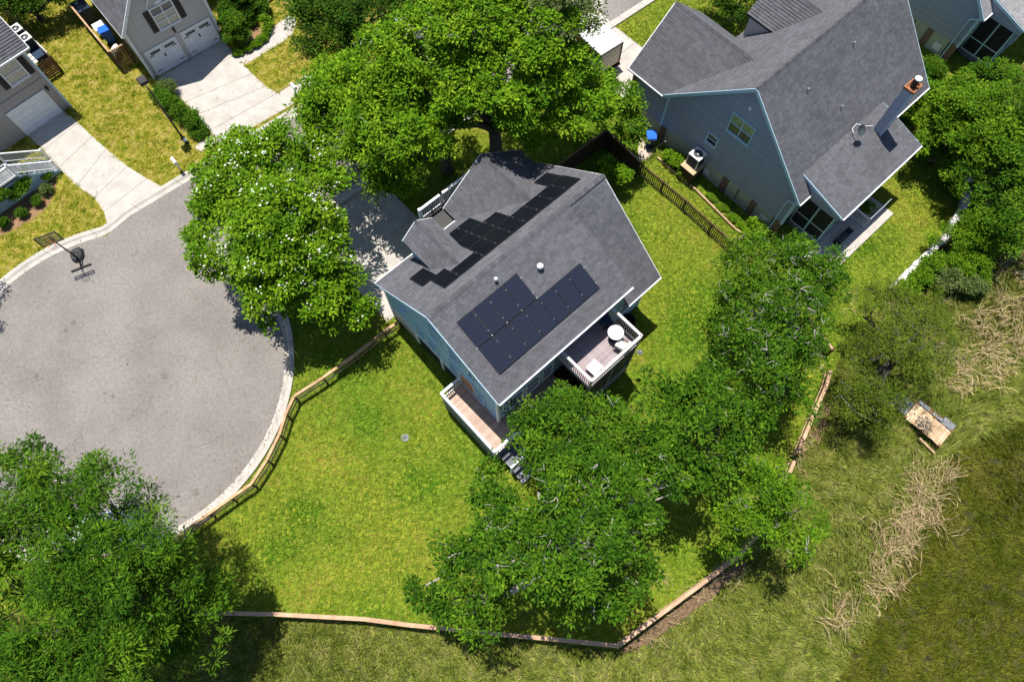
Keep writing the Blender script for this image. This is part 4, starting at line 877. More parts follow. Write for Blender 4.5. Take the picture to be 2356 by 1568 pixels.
rail_fence('low cedar rail fence with wire mesh curving along the turning circle', fr_pts, 1.0, .16, 'cedar', 'wood_dark', mesh=True, spacing=2.0)
rail_fence('long straight cedar fence along the bottom edge of the lawn', [P2(x, y, 1.05) for x, y in ((408, 1408), (528, 1410), (632, 1412), (836, 1423), (942, 1437), (1024, 1445), (1124, 1456), (1270, 1469), (1423, 1485))], 1.05, .2, 'cedar_pink', 'wood_dark')
rail_fence('straight cedar fence running up from the bottom corner by the marsh', [P2(x, y, 1.05) for x, y in ((1424, 1484), (1510, 1420), (1605, 1350), (1702, 1277), (1770, 1200), (1828, 1060))], 1.05, .18, 'cedar_pink', 'cedar')
rail_fence('short cedar fence between the right trees and the marsh', [P2(x, y, 1.05) for x, y in ((1836, 1040), (1871, 957), (1889, 916), (1903, 883), (1912, 850))], 1.05, .18, 'cedar_pink', 'cedar')
b = Vector((*P2(1842, 750), 0)); q = Vector((*P2(1897, 820), 0))-b
t = thing('picket_gate', 'brown picket gate section under the pale-twigged tree', 'gate', b)
e = q.normalized(); me = MB().box(-.04, .04, -.012, .012, .08, 1.15).mesh('picket', 'wood_brown')
n = 17
for i in range(n): o = obj('picket', me, t); o.location = q*(i+.5)/n; o.rotation_euler = (0, 0, math.atan2(e.y, e.x))
bar(t, 'top_rail', Vector((0, 0, 1.18)), q+Vector((0, 0, 1.18)), .14, .04, 'cedar_pink'); bar(t, 'rail', Vector((0, 0, .25)), q+Vector((0, 0, .25)), .05, .09, 'wood_brown')
for p in (Vector(), q): MB().box(-.06, .06, -.06, .06, 0, 1.2).build('post', 'wood_dark', t).location = p
# picket fence between the two houses
pp = [Vector((*P2(x, y), 0)) for x, y in ((1472, 402), (1571, 484), (1690, 592), (1735, 640))]
t = thing('picket_fence', 'long dark picket fence between the blue and the slate house', 'fence', pp[0])
me = MB().box(-.035, .035, -.01, .01, .05, 1.12).mesh('picket', 'picket'); pm = MB().box(-.05, .05, -.05, .05, 0, 1.2).mesh('post', 'wood_dark')
for p, q in zip(pp, pp[1:]):
    d = q-p; L = d.length; e = d/L; n = int(L/.14); p0 = p-pp[0]
    for i in range(n): o = obj('picket', me, t); o.location = p0+e*(i*L/n); o.rotation_euler = (0, 0, math.atan2(e.y, e.x)+random.uniform(-.03, .03))
    k = max(1, round(L/2.4))
    for i in range(k):
        o = obj('post', pm, t); o.location = p0+e*(i*L/k)+Vector((e.y, -e.x, 0))*.06
        a, c = p0+e*(i*L/k), p0+e*((i+1)*L/k-.01); s_ = Vector((e.y, -e.x, 0))*.035
        bar(t, 'rail', a+s_+Vector((0, 0, .18)), c+s_+Vector((0, 0, .18)), .04, .09, 'rail_tan'); bar(t, 'rail', a+s_+Vector((0, 0, .98)), c+s_+Vector((0, 0, .98)), .04, .09, 'picket'); bar(t, 'cap_rail', a+Vector((0, 0, 1.14)), c+Vector((0, 0, 1.14)), .05, .025, 'wood_brown')
# tall dark privacy fence with a corner
t = thing('privacy_fence', 'tall dark board fence meeting in a corner behind the blue house', 'fence', P(1395, 298.7, 1.75)*1)
t.location.z = 0; b = t.location.copy()
c0 = P(1283, 381, 1.75); c1 = P(1473, 379, 1.5); c0.z = c1.z = 0
plank_wall(t, c0-b, Vector(), 1.72, 'wood_dark', .15); plank_wall(t, Vector(), c1-b, 1.72, 'wood_dark', .15)
bar(t, 'cap_rail', c0-b+Vector((0, 0, 1.76)), Vector((0, 0, 1.76)), .12, .035, 'wood_brown'); bar(t, 'cap_rail', Vector((0, 0, 1.757)), c1-b+Vector((0, 0, 1.757)), .12, .035, 'wood_brown')
bar(t, 'cap_rail', (c1-b)*.62+Vector((0, 0, 1.795)), c1-b+Vector((0, 0, 1.795)), .13, .03, 'cedar')
# iron garden gate
b = Vector((*P2(1487, 372), 0)); q = Vector((*P2(1522, 348), 0))-b
t = thing('garden_gate', 'black iron garden gate at the end of the side path', 'gate', b)
for i in range(11): MB().tube([q*i/10+Vector((0, 0, .05)), q*i/10+Vector((0, 0, 1.05+.12*math.sin(math.pi*i/10)))], .014, 5).build('bar', 'iron', t)
for z in (.12, .95): bar(t, 'rail', Vector((0, 0, z)), q+Vector((0, 0, z)), .025, .03, 'iron')
bar(t, 'top_rail', q+Vector((0, 0, 1.0)), q*2.1+Vector((0, 0, 1.0)), .06, .04, 'rail_tan')
# timber edging along the slate house bed
ed = [P(x, y) for x, y in ((1512, 366), (1600, 440), (1690, 530), (1726, 551))]
t = thing('bed_edging', 'pale timber edging along the bed of the slate house', 'edging', ed[1])
for p, q in zip(ed, ed[1:]):
    n = max(1, round((q-p).length/2.4))
    for i in range(n): bar(t, 'sleeper', p.lerp(q, i/n)-ed[1]+Vector((0, 0, .1)), p.lerp(q, (i+.99)/n)-ed[1]+Vector((0, 0, .1)), .1, .24, 'cedar_pink')
t = thing('square_planter', 'small square timber planter at the end of the bed edging', 'planter', P(1732, 553))
for a, c in (((-.2, -.2), (.2, -.2)), ((.2, -.2), (.2, .2)), ((.2, .2), (-.2, .2)), ((-.2, .2), (-.2, -.2))): bar(t, 'side_board', Vector((*a, .15)), Vector((*c, .15)), .05, .3, 'cedar_pink')
MB().box(-.17, .17, -.17, .17, 0, .24).build('soil_fill', 'mulch', t)
bin_('blue recycling bin with dark body against the slate house', H2(-.85, 9.6), A2+2.4, 'navy', 'blue_bin', 1.05)
t = thing('white_bag', 'crumpled white bag behind the bin of the slate house', 'bag', H2(-.7, 11.1), 0)
b = MB(); n = 9
vs = [(.38*math.cos(2*math.pi*j/n)*r*random.uniform(.8, 1.2), .3*math.sin(2*math.pi*j/n)*r*random.uniform(.8, 1.2), z*random.uniform(.9, 1.1)) for r, z in ((.8, 0), (1.1, .25), (.8, .55), (.2, .75)) for j in range(n)]
b.add(vs, [(i*n+j, i*n+(j+1) % n, (i+1)*n+(j+1) % n, (i+1)*n+j) for i in range(3) for j in range(n)]+[tuple(range(3*n, 4*n))]).build('bag_body', 'white', t)
# ------------------------------------------------------------------ white sea wall on the right, dock, boat
sw = [P(x, y, .5) for x, y in ((2055, 664), (2070, 648), (2096, 620), (2123, 594), (2144, 575), (2157, 562), (2174, 549), (2186, 536), (2200, 508), (2222, 470), (2232, 430), (2236, 395))]
b = Vector((sw[0].x, sw[0].y, 0)); t = thing('sea_wall', 'low white stone wall between the right lawn and the marsh', 'wall', b)
for p, q in zip(sw, sw[1:]):
    L = (q-p).length; n = max(1, round(L/.42))
    for i in range(n):
        a, c = p.lerp(q, i/n)-b, p.lerp(q, (i+.96)/n)-b; a.z = c.z = .2; w = random.uniform(.3, .48)
        MB().beam(a, c, w, random.uniform(.4, .62)).build('stone', 'stone_white', t)
t = thing('blue_kayak', 'small bright blue plastic tub beside the low white wall', 'tub', P(2103, 637))
t.name = 'plastic_tub'
MB().lathe((0, 0, 0), [(.25, 0), (.36, .35), (.33, .35), (.05, .3)], 16).build('tub_body', 'blue_bin', t)
dk = [P(x, y, .55) for x, y in ((2108.3, 926.6), (2189.5, 994), (2160, 1032.5), (2081.3, 957))]
o = Vector((dk[0].x, dk[0].y, 0)); ex = (dk[1]-dk[0]); LX = ex.length; ex.normalize(); ey = Vector((ex.y, -ex.x, 0)); LY = (dk[3]-dk[0]).dot(ey); az = math.atan2(ex.y, ex.x)
t = thing('dock', 'small plank dock standing in the marsh grass on the right', 'dock', o, az)
n = 17; 
for i in range(n):
    me = MB().box(i*LX/n+.006, (i+1)*LX/n-.008, -LY-random.uniform(0, .06), random.uniform(0, .05), .5, .54).build('plank', 'plank', t)
for y in (-.1, -LY/2, -LY+.1): MB().box(-1.1, LX, y-.04, y+.04, .36, .498).build('joist', 'wood_brown', t)
for x in (.05, LX/2, LX-.05):
    for y in (.05, -LY-.02): MB().box(x-.07, x+.07, y-.07, y+.07, -.1, .62).build('pile', 'wood_brown', t)
for i in range(6): MB().box(-1.05+i*.17, -.9+i*.17, -LY+.1, -.1, .5, .535).build('grey_plank', 'plank_grey', t)
MB().box(-.1, LX+.05, .02, .5, .32, .36).build('side_ledge', 'wood_brown', t)
for a, c, y0, y1 in ((.05, .75, .06, .3), (1.0, 1.65, .1, .26), (LX-.75, LX-.05, .04, .5)): MB().box(a, c, y0, y1, .42, .58).build('bench_box', 'plank_grey', t)
MB().beam((LX-1.0, -LY-.3, .3), (LX+.1, -LY-.35, .2), .1, .06).build('mooring_plank', 'cedar_pink', t)
bt = P(1962, 930); t = thing('rowboat', 'old dark rowboat with a white gunwale under the olive tree', 'boat', bt, math.atan2(-1, .85))
pf = [(-1.35, .2, .1), (-.9, .42, .0), (0, .52, 0), (.8, .42, 0), (1.5, .03, .12)]; vs = []
for x, w, z in pf: vs += [(x, -w, z+.5), (x, -w*.7, z+.08), (x, w*.7, z+.08), (x, w, z+.5)]
f = [(4*i+k, 4*i+k+1, 4*i+5+k, 4*i+4+k) for i in range(4) for k in range(3)]+[(0, 1, 2, 3)]
MB().add(vs, f).build('hull', 'wood_dark', t)
for s_ in (-1, 1): MB().tube([(x, s_*w, z+.52) for x, w, z in pf], .022, 6).build('gunwale', 'ac_white', t)
for x in (-.8, .1, .8): MB().box(x-.12, x+.12, -.4, .4, .36, .4).build('thwart', 'wood_brown', t)
# ------------------------------------------------------------------ basketball hoop on the road
t = thing('basketball_hoop', 'portable black basketball hoop standing at the road edge', 'basketball hoop', (-27.2, 20.5, 0), R_(26))
tk = [(-.36, -.1), (-.4, .3), (-.25, .62), (.18, .66), (.4, .4), (.36, -.05), (.2, -.3), (-.2, -.32)]
MB().add([(x, y, .0) for x, y in tk]+[(x*1.06, y*1.06, .1) for x, y in tk]+[(x*.8, y*.8+.03, .24) for x, y in tk], [tuple(range(7, -1, -1)), tuple(range(16, 24))]+[(8*k+i, 8*k+(i+1) % 8, 8*k+8+(i+1) % 8, 8*k+8+i) for k in range(2) for i in range(8)]).build('base_tank', 'rubber', t)
MB().cyl((.18, .36, .23), .06, .04, 12).build('filler_cap', 'ac_side', t)
MB().tube([(0, -.1, .2), (-.02, -.2, 1.6)], .05, 8).tube([(-.02, -.2, 1.5), (-.04, -.26, 3.0)], .042, 8).build('pole', 'black', t)
MB().tube([(-.18, .1, .25), (-.02, -.16, 1.0)], .02).tube([(.18, .1, .25), (-.02, -.16, 1.0)], .02).build('brace', 'black', t)
MB().tube([(0, -.3, .08), (.0, -.78, .06)], .03).tube([(.16, -.3, .08), (.1, -.78, .06)], .03).build('wheel_arm', 'black', t)
MB().beam((-.62, -.82, .06), (.62, -.82, .06), .1, .08).build('foot_bar', 'iron', t)
bb = MB(); yb = -.55; z0, z1 = 2.72, 3.58; hw = .62
for a, c in (((-hw, z0), (hw, z0)), ((-hw, z1), (hw, z1))): bb.beam((a[0], yb, a[1]), (c[0], yb, c[1]), .04, .06)
for x in (-hw+.03, hw-.03): bb.beam((x, yb, z0), (x, yb, z1), .04, .06, (1, 0, 0))
bo = bb.build('backboard', 'black', t); MB().box(-hw+.03, hw-.03, yb-.008, yb+.008, z0+.03, z1-.03).build('glass_pane', 'glass_board', bo)
sq = MB()
for a, c in (((-.23, 2.95), (.23, 2.95)), ((-.23, 3.3), (.23, 3.3))): sq.beam((a[0], yb-.012, a[1]), (c[0], yb-.012, c[1]), .006, .045)
for x in (-.23, .23): sq.beam((x, yb-.012, 2.95), (x, yb-.012, 3.3), .006, .045, (1, 0, 0))
sq.build('target_square', 'black', bo)
MB().beam((-.04, -.26, 2.85), (0, yb+.02, 2.9), .05, .05).beam((-.04, -.26, 2.95), (0, yb+.02, 3.25), .04, .04).build('bracket', 'black', t)
ri = MB().tube([(.23*math.cos(a), yb-.32+.23*math.sin(a), 2.98) for a in np.linspace(0, 6.2832, 25)], .011, 6).beam((0, yb, 2.97), (0, yb-.1, 2.97), .12, .03).build('rim', 'orange', t)
nt = MB()
for j in range(12):
    for s_ in (.26, -.26): a = j*math.pi/6; nt.tube([(.23*math.cos(a), yb-.32+.23*math.sin(a), 2.97), (.14*math.cos(a+s_), yb-.32+.14*math.sin(a+s_), 2.75), (.12*math.cos(a+2*s_), yb-.32+.12*math.sin(a+2*s_), 2.55)], .005, 3)
nt.build('net', 'white', ri)
# ------------------------------------------------------------------ street lamp, mailboxes, marker, drain
lb = P(423, 321); t = thing('street_lamp', 'tall brown street lamp with a flat square head on the dry lawn', 'street lamp', lb, R_(128))
MB().lathe((0, 0, 0), [(.18, 0), (.18, .1), (.09, .3), (.075, .5)], 12).build('pole_base', 'pole_dark', t)
MB().tube([(0, 0, .4), (0, 0, 4.9)], [.07, .05], 10).build('pole', 'pole_dark', t); MB().tube([(0, 0, 4.88), (.3, 0, 5.05)], .035).build('arm', 'pole_dark', t)
hd = MB().add([(.2, -.26, 4.98), (.9, -.3, 4.98), (.9, .3, 4.98), (.2, .26, 4.98), (.26, -.2, 5.16), (.86, -.26, 5.14), (.86, .26, 5.14), (.26, .2, 5.16)], [(3, 2, 1, 0), (4, 5, 6, 7), (0, 1, 5, 4), (1, 2, 6, 5), (2, 3, 7, 6), (3, 0, 4, 7)]).build('lamp_head', 'pole_dark', t)
MB().box(.32, .82, -.2, .2, 4.965, 4.978).build('lens', 'pane', hd)
t = thing('marker_dome', 'small white and blue dome marker at the foot of the street lamp', 'marker', P(431, 329))
MB().lathe((0, 0, 0), [(.13, 0), (.13, .3)], 14).build('marker_body', 'navy', t); MB().lathe((0, 0, .3), [(.135, 0), (.11, .08), (.03, .12)], 14).build('marker_cap', 'white', t)
def mailbox(label, px, rz):
    t = thing('mailbox', label, 'mailbox', P(*px), rz, 'white roadside mailboxes')
    MB().box(-.05, .05, -.05, .05, 0, 1.02).build('post', 'white', t); MB().box(-.045, .045, -.35, .2, .88, .96).build('arm', 'white', t)
    pr = [(-.11, 0), (.11, 0), (.11, .14)]+[(.11*math.cos(a), .14+.11*math.sin(a)) for a in np.linspace(.3, math.pi-.3, 6)]+[(-.11, .14)]
    b = MB().ext([(x, -.36, .98+z) for x, z in pr], (0, .52, 0)).build('box', 'white', t); MB().ext([(x*1.04, -.375, .975+z*1.04) for x, z in pr], (0, .015, 0)).build('front_flap', 'ac_white', b)
    MB().box(.115, .13, -.05, .06, 1.1, 1.3).build('flag', 'orange', b)
mailbox('white mailbox on the kerb between the two concrete driveways', (416, 391), A4); mailbox('white mailbox on the grass strip beside the double driveway', (684, 222), A4)
t = thing('drain_cover', 'round blue-grey drain cover in the lawn', 'drain cover', P(932, 1006, .05)); t.location.z = 0
MB().lathe((0, 0, 0), [(.22, 0), (.22, .06), (.17, .07)], 20).build('rim', 'plank_grey', t); MB().cyl((0, 0, .03), .13, .055, 14).build('lid', 'ac_side', t)
# ------------------------------------------------------------------ box trailer and cars
ta = math.atan2(.93, 1.21); t = thing('box_trailer', 'white box trailer with an orange side stripe parked on the driveway', 'trailer', (6.75, 35.2, 0), ta-math.pi/2)
MB().box(-.95, .95, 0, 4.6, .45, 2.25).build('trailer_body', 'trailer', t)   # local +y runs away from the rear door
t.rotation_euler = (0, 0, ta)
MB().box(-1.0, 1.0, -.02, 4.65, 2.25, 2.31).build('roof', 'ac_white', t)
dd = MB().box(-.8, .8, -.05, -.0, .55, 2.1).build('rear_door', 'cream', t)
for z in (.95, 1.35, 1.75): MB().box(-.78, .78, -.062, -.05, z, z+.03).build('door_rib', 'ac_white', dd)
for s_ in (-1, 1):
    MB().box(s_*.951-.006, s_*.951+.006, 1.9, 4.4, 1.72, 2.05).build('orange_stripe', 'orange', t); MB().box(s_*.951-.006, s_*.951+.006, .1, 1.7, 1.72, 2.05).build('brown_stripe', 'copper', t)
    MB().box(s_*.96-.03, s_*.96+.03, -.06, .02, .45, 2.25).build('corner_post', 'ac_side', t)
    for y in (1.8, 2.6): MB().tube([(s_*.98-.1, y, .34), (s_*.98+.1, y, .34)], .34, 18).build('wheel', 'rubber', t)
    MB().box(s_*.85-.08, s_*.85+.08, -.07, -.05, .6, .75).build('tail_light', 'orange', t)
MB().box(-.95, .95, -.2, 0, .35, .47).build('bumper', 'iron', t); MB().box(-.05, .05, 4.6, 5.8, .42, .5).build('tow_bar', 'iron', t)
def car(label, loc, rz):
    t = thing('parked_car', label, 'car', loc, rz, 'pale cars under the trees')
    pr = [(-2.25, .35), (-2.3, .7), (-2.1, .95), (-1.5, 1.0), (-1.0, 1.42), (.5, 1.45), (1.15, 1.02), (2.0, .88), (2.28, .7), (2.3, .35)]; n = len(pr)
    lo = [(x, s_*(.88-(.14 if z > 1.1 else 0)), z) for s_ in (-1, 1) for x, z in pr]
    MB().add(lo, [tuple(range(n)), tuple(range(2*n-1, n-1, -1))]+[(i, i+n, (i+1) % n+n, (i+1) % n) for i in range(n)]).build('body', 'car_white', t)
    MB().add([(1.12, -.72, 1.06), (1.12, .72, 1.06), (.55, .66, 1.44), (.55, -.66, 1.44)], [(0, 1, 2, 3)]).build('windscreen', 'pane', t); MB().add([(-1.44, -.72, 1.05), (-1.44, .72, 1.05), (-1.03, .66, 1.41), (-1.03, -.66, 1.41)], [(3, 2, 1, 0)]).build('rear_window', 'pane', t)
    for x in (-1.4, 1.4):
        for s_ in (-1, 1): MB().tube([(x, s_*.72, .32), (x, s_*.9, .32)], .32, 18).build('wheel', 'rubber', t)
    for s_ in (-1, 1): MB().box(2.2, 2.29, s_*.6-.16, s_*.6+.16, .6, .74).build('headlight', 'ac_white', t); MB().ext([(-.95, s_*.755, 1.04), (.95, s_*.755, 1.04), (.5, s_*.745, 1.38), (-.85, s_*.745, 1.38)], (0, s_*.01, 0)).build('side_window', 'pane', t)
cp = P(215, 1225); car('white car glimpsed through the big tree at the lower left', (cp.x, cp.y, 0), R_(8))
cp = P(948, 84); car('pale car glimpsed above the large oak by the top edge', (cp.x, cp.y, 0), R_(39))
# ------------------------------------------------------------------ trees
def unit(v): return v/np.maximum(1e-9, np.linalg.norm(v, axis=1, keepdims=True))
def lobe(l):
    px, py, rx, ry, z, rz = l; c = P(px, py, z); R = (P(px+rx, py, z)-P(px-rx, py, z)).length/2; T = (P(px, py-ry, z)-P(px, py+ry, z)).length/2
    return np.array([c.x, c.y, c.z]), np.array([R, T, rz])
def foliage(lobes, rng, dens=3.0, leaves=46, L=.26, wd=.42, rc=.5, inner=.35, lo=-.35):
    """boughs on the lobes, each a dome of leaf clumps with gaps in between"""
    cs = []
    Ls = [lobe(l) for l in lobes]; br = rc*1.75 if rc > .4 else rc*.9
    Ls = [(c, np.maximum(r-np.array([1, 1, .3])*br*.28, r*.6)) for c, r in Ls]
    for i, (c, r) in enumerate(Ls):
        n = max(4, int(dens*.30*(.5/rc)**2*math.pi*r[0]*r[1]*1.5)); d = unit(rng.randn(n*3, 3)); d = d[d[:, 2] > lo][:n]
        f = np.where(rng.rand(len(d)) < inner, rng.uniform(.35, .75, len(d)), rng.uniform(.78, 1.06, len(d)))
        p = c+d*r*f[:, None]
        keep = np.ones(len(p), bool)
        for j, (c2, r2) in enumerate(Ls):
            if j != i: keep &= (((p-c2)/r2)**2).sum(1) > .5
        p, d = p[keep], d[keep]
        m = 6; k = len(p); bi = np.repeat(np.arange(k), m); e = rng.randn(k*m, 3); e[:, 2] = np.abs(e[:, 2])*.75-.05
        e = unit(e+d[bi]*.35); s = rng.uniform(.7, 1.25, k)[bi]*br
        cs.append(p[bi]+e*s[:, None]*rng.uniform(.7, 1, k*m)[:, None]*np.array([1, 1, .6]))
    cs = np.concatenate(cs); cs = cs[cs[:, 2] > .12]
    return cs, Ls
def leaves_on(cs, rng, leaves, L, wd, rc, upb=.55, droop=0):
    leaves = int(leaves*1.55); L = L*.78; k = len(cs); n = k*leaves; ci = np.repeat(np.arange(k), leaves)
    d = rng.randn(n, 3); d[:, 2] = np.abs(d[:, 2])*1.0-.25; d = unit(d); rr = rc*rng.uniform(.55, 1.35, k)[ci]
    pos = cs[ci]+d*(rr*rng.uniform(.25, 1, n))[:, None]*np.array([1, 1, .75])
    ax = unit(d*np.array([1, 1, .35])+rng.randn(n, 3)*np.array([.5, .5, .3])+np.array([0, 0, -.08-droop])); up = np.array([0, 0, 1.0])*upb+rng.randn(n, 3)*.3
    sd = unit(np.cross(ax, up)); ll = L*rng.uniform(.6, 1.25, n)[:, None]
    q = np.stack([pos, pos+ax*ll*.5+sd*ll*wd*.5, pos+ax*ll, pos+ax*ll*.5-sd*ll*wd*.5], 1).reshape(-1, 3)
    tint = np.clip(rng.normal(.5, .18, k)[ci]+rng.normal(0, .13, n), 0, 1)
    return q, tint
TREES = []
def tree(label, base, lobes, leaf='leaf_oak', seed=1, name='oak_tree', dens=3.0, leaves=46, L=.26, wd=.42, rc=.5, trunk=.3, bark='bark', twigs=0, group=None, cat='tree', droop=0, blossom=0, limbs=True, inner=.35, upb=.55, lo=-.35, twigm='bark_pale'):
    rng = np.random.RandomState(seed); cs, Ls = foliage(lobes, rng, dens, leaves, L, wd, rc, inner, lo)
    b = Vector((*np.mean([c[:2] for c, r in Ls], axis=0), 0)) if base is None else Vector((*P2(*base), 0)); off = np.array([b.x, b.y, 0])
    t = thing(name, label, cat, b, 0, group)
    q, ti = leaves_on(cs, rng, leaves, L, wd, rc, upb, droop)
    obj('crown', npmesh('crown', q-off, 4, leaf, ti), t)
    if blossom:
        top = cs[rng.rand(len(cs)) < blossom]; q, ti = leaves_on(top+np.array([0, 0, .3]), rng, 3, .15, .9, .3, 1.5); obj('blossom', npmesh('blossom', q-off, 4, 'blossom', ti), t)
    if not limbs: return t
    H = max(c[2] for c, r in Ls); fk = Vector((0, 0, H*.32)); m = MB()
    mid = Vector((random.uniform(-.2, .2), random.uniform(-.2, .2), H*.16))
    m.tube([(0, 0, -.1), mid, fk], [trunk*1.25, trunk, trunk*.9], 9)
    ends = []
    for c, r in Ls:
        e = Vector(c-off); e.z -= r[2]*.25; md = fk.lerp(e, .5)+Vector((random.uniform(-.4, .4), random.uniform(-.4, .4), .35*(e-fk).length*.3))
        m.tube([fk, fk.lerp(md, .5)+Vector((0, 0, .1)), md, md.lerp(e, .5), e], [trunk*.75, trunk*.6, trunk*.48, trunk*.36, trunk*.22], 7); ends.append((e, md, c, r))
    m.build('trunk', bark, t, smooth=True)
    bm = MB()
    for e, md, c, r in ends:
        dd = np.linalg.norm((cs-c)/r, axis=1); near = np.where(dd < 1.15)[0]
        for j in rng.permutation(near)[:9]:
            p = Vector(cs[j]-off); s_ = md.lerp(e, random.uniform(.3, 1)); h = s_.lerp(p, .55)+Vector((random.uniform(-.3, .3), random.uniform(-.3, .3), random.uniform(-.1, .35)))
            bm.tube([s_, h, p], [trunk*.2, trunk*.13, .02], 5)
    bm.build('branches', bark if not twigs else twigm, t, smooth=True, kind='stuff')
    if twigs:
        tw = MB(); up = cs[(cs[:, 2] > np.percentile(cs[:, 2], 30))]
        for j in rng.permutation(len(up))[:twigs]:
            p = Vector(up[j]-off)+Vector((0, 0, rng.uniform(-.1, .15))); a = rng.rand()*6.28
            for g in range(rng.randint(1, 4)):
                Lh = rng.uniform(.25, .65); an = a+g*rng.uniform(.5, 1.2); cv = rng.uniform(-1.2, 1.2); q = p.copy(); pts = [q]
                for s_ in range(4): q = q+Vector((math.cos(an), math.sin(an), rng.uniform(0, .45)))*(Lh/4); an += cv*.4; pts.append(q)
                tw.tube(pts, [.021, .019, .015, .011, .005], 4)
        tw.build('bare_twigs', twigm, t, smooth=True, kind='stuff')
    return t
G_ = 'large oaks round the houses'
tree('round tree with white blossom at the edge of the turning circle', None, [(560, 420, 95, 95, 4.6, 1.8), (545, 545, 88, 105, 4.4, 1.9), (660, 410, 110, 95, 5.6, 2), (640, 540, 115, 110, 6.2, 2.0), (725, 480, 75, 95, 5.6, 1.9), (735, 605, 65, 80, 5.0, 1.7), (690, 650, 120, 90, 4.6, 1.9), (760, 700, 85, 70, 3.9, 1.5)],
     'leaf_lime', 3, 'flowering_tree', 4.2, 44, .27, .5, .46, .2, blossom=.2, inner=.25)
tree('spreading oak on the left of the pair behind the blue house', (1032, 392), [(800, 270, 100, 85, 5.6, 1.8), (880, 190, 100, 80, 7.2, 2), (930, 300, 120, 90, 7.0, 2.0), (850, 350, 85, 60, 5.2, 1.5), (940, 405, 60, 42, 4.8, 1.1), (885, 435, 40, 30, 4.4, .9), (790, 190, 60, 60, 5, 1.4)], 'leaf_lime', 11, 'oak_tree', 4.1, 46, .28, .45, .5, .34, 'bark', 20, G_, inner=.25)
tree('tallest oak with thick pale limbs directly behind the blue house', (1140, 372), [(990, 110, 105, 85, 9.0, 2.1), (1110, 80, 115, 85, 10.2, 2.2), (1220, 110, 105, 85, 9.8, 2.1), (1060, 200, 110, 75, 8.6, 1.9), (1170, 200, 105, 75, 9, 1.9), (1290, 210, 90, 75, 7.8, 1.8), (1345, 250, 65, 50, 6, 1.4), (1230, 262, 50, 30, 6.8, 1.1), (1030, 285, 70, 50, 6.4, 1.4), (1205, 292, 50, 32, 6.0, 1.0)], 'leaf_lime', 12, 'oak_tree', 3.9, 46, .3, .45, .5, .42, 'bark', 40, G_, inner=.2)
tree('grey-green mossy oak at the top edge beside the trailer', (1300, 140), [(1180, 25, 90, 60, 9.5, 1.8), (1270, 30, 100, 75, 10, 2.1), (1318, 70, 40, 42, 8.2, 1.3), (1250, 110, 60, 50, 8.6, 1.4)], 'leaf_moss', 13, 'oak_tree', 3.4, 50, .26, .4, .5, .34, 'bark_pale', 16, G_, inner=.25)
tree('dark green tree at the top edge beside the front path', None, [(740, 30, 75, 65, 5.6, 1.8), (840, 40, 85, 65, 6.8, 2), (920, 40, 70, 60, 6.6, 1.8), (770, 85, 60, 45, 4.4, 1.3), (690, 5, 45, 40, 4.2, 1.2)], 'leaf_dark', 14, 'oak_tree', 3.6, 46, .26, .42, .5, .28, group=G_)
tree('small tree by the corner of the dark privacy fence', (1422, 262), [(1425, 245, 45, 36, 4.2, 1.1), (1450, 305, 30, 32, 3.4, .9), (1405, 205, 35, 30, 4.0, .9)], 'leaf_oak', 15, 'small_tree', 4.2, 44, .24, .45, .42, .14)
tree('young tree growing against the privacy fence near the blue house roof', (1402, 395), [(1405, 385, 30, 20, 1.6, .6), (1432, 405, 20, 20, 1.4, .5)], 'leaf_lime', 16, 'small_tree', 4, 40, .22, .5, .36, .07)
tree('big feathery tree at the lower left with its trunk beside the fence', (404, 1402), [(250, 1160, 95, 85, 7.8, 1.9), (330, 1250, 100, 95, 8.0, 2.0), (400, 1340, 80, 85, 7.0, 1.8), (290, 1370, 120, 95, 8.8, 2.0), (330, 1490, 120, 80, 7.2, 1.8), (430, 1450, 50, 60, 5.6, 1.4), (460, 1390, 45, 50, 5.2, 1.2)], 'leaf_deep', 17, 'feathery_tree', 3.8, 58, .30, .24, .55, .26, droop=.15)
tree('big feathery tree filling the lower left corner', None, [(55, 1110, 75, 75, 7.2, 1.8), (150, 1160, 85, 85, 8, 1.9), (60, 1230, 110, 95, 8.8, 2), (160, 1300, 110, 90, 9.2, 2), (40, 1370, 110, 90, 8.6, 2), (150, 1440, 120, 90, 8.6, 2), (60, 1520, 130, 80, 7.6, 1.8), (200, 1540, 90, 60, 7, 1.6)], 'leaf_deep', 18, 'feathery_tree', 3.8, 58, .30, .24, .55, .28, droop=.15)
tree('broad oak covering the middle of the lower lawn', (1275, 1290), [(1020, 1300, 80, 100, 6.4, 1.7), (1110, 1190, 90, 80, 7.4, 1.8), (1240, 1130, 110, 85, 8.2, 1.9), (1380, 1130, 110, 90, 8.4, 1.9), (1180, 1290, 105, 90, 8.8, 1.9), (1320, 1260, 120, 95, 9.4, 2), (1440, 1215, 75, 75, 8, 1.7), (1085, 1400, 85, 60, 5.8, 1.4), (1365, 1385, 75, 42, 6.4, 1.4), (1435, 1325, 62, 58, 6.2, 1.4), (1520, 1110, 70, 55, 6.6, 1.5)], 'leaf_deep', 19, 'oak_tree', 2.6, 46, .27, .4, .5, .36, 'bark_pale', 70, G_, inner=.25)
tree('oak in front of the wrap-round deck of the blue house', (1360, 1000), [(1245, 945, 62, 55, 4.8, 1.3), (1330, 950, 75, 60, 5.6, 1.5), (1400, 1010, 80, 60, 6, 1.6), (1290, 1030, 75, 55, 5.6, 1.5), (1230, 1010, 40, 45, 4.6, 1.1), (1475, 1020, 70, 62, 5.8, 1.4)], 'leaf_deep', 20, 'oak_tree', 3.2, 46, .26, .42, .48, .2, 'bark_pale', 6, G_)
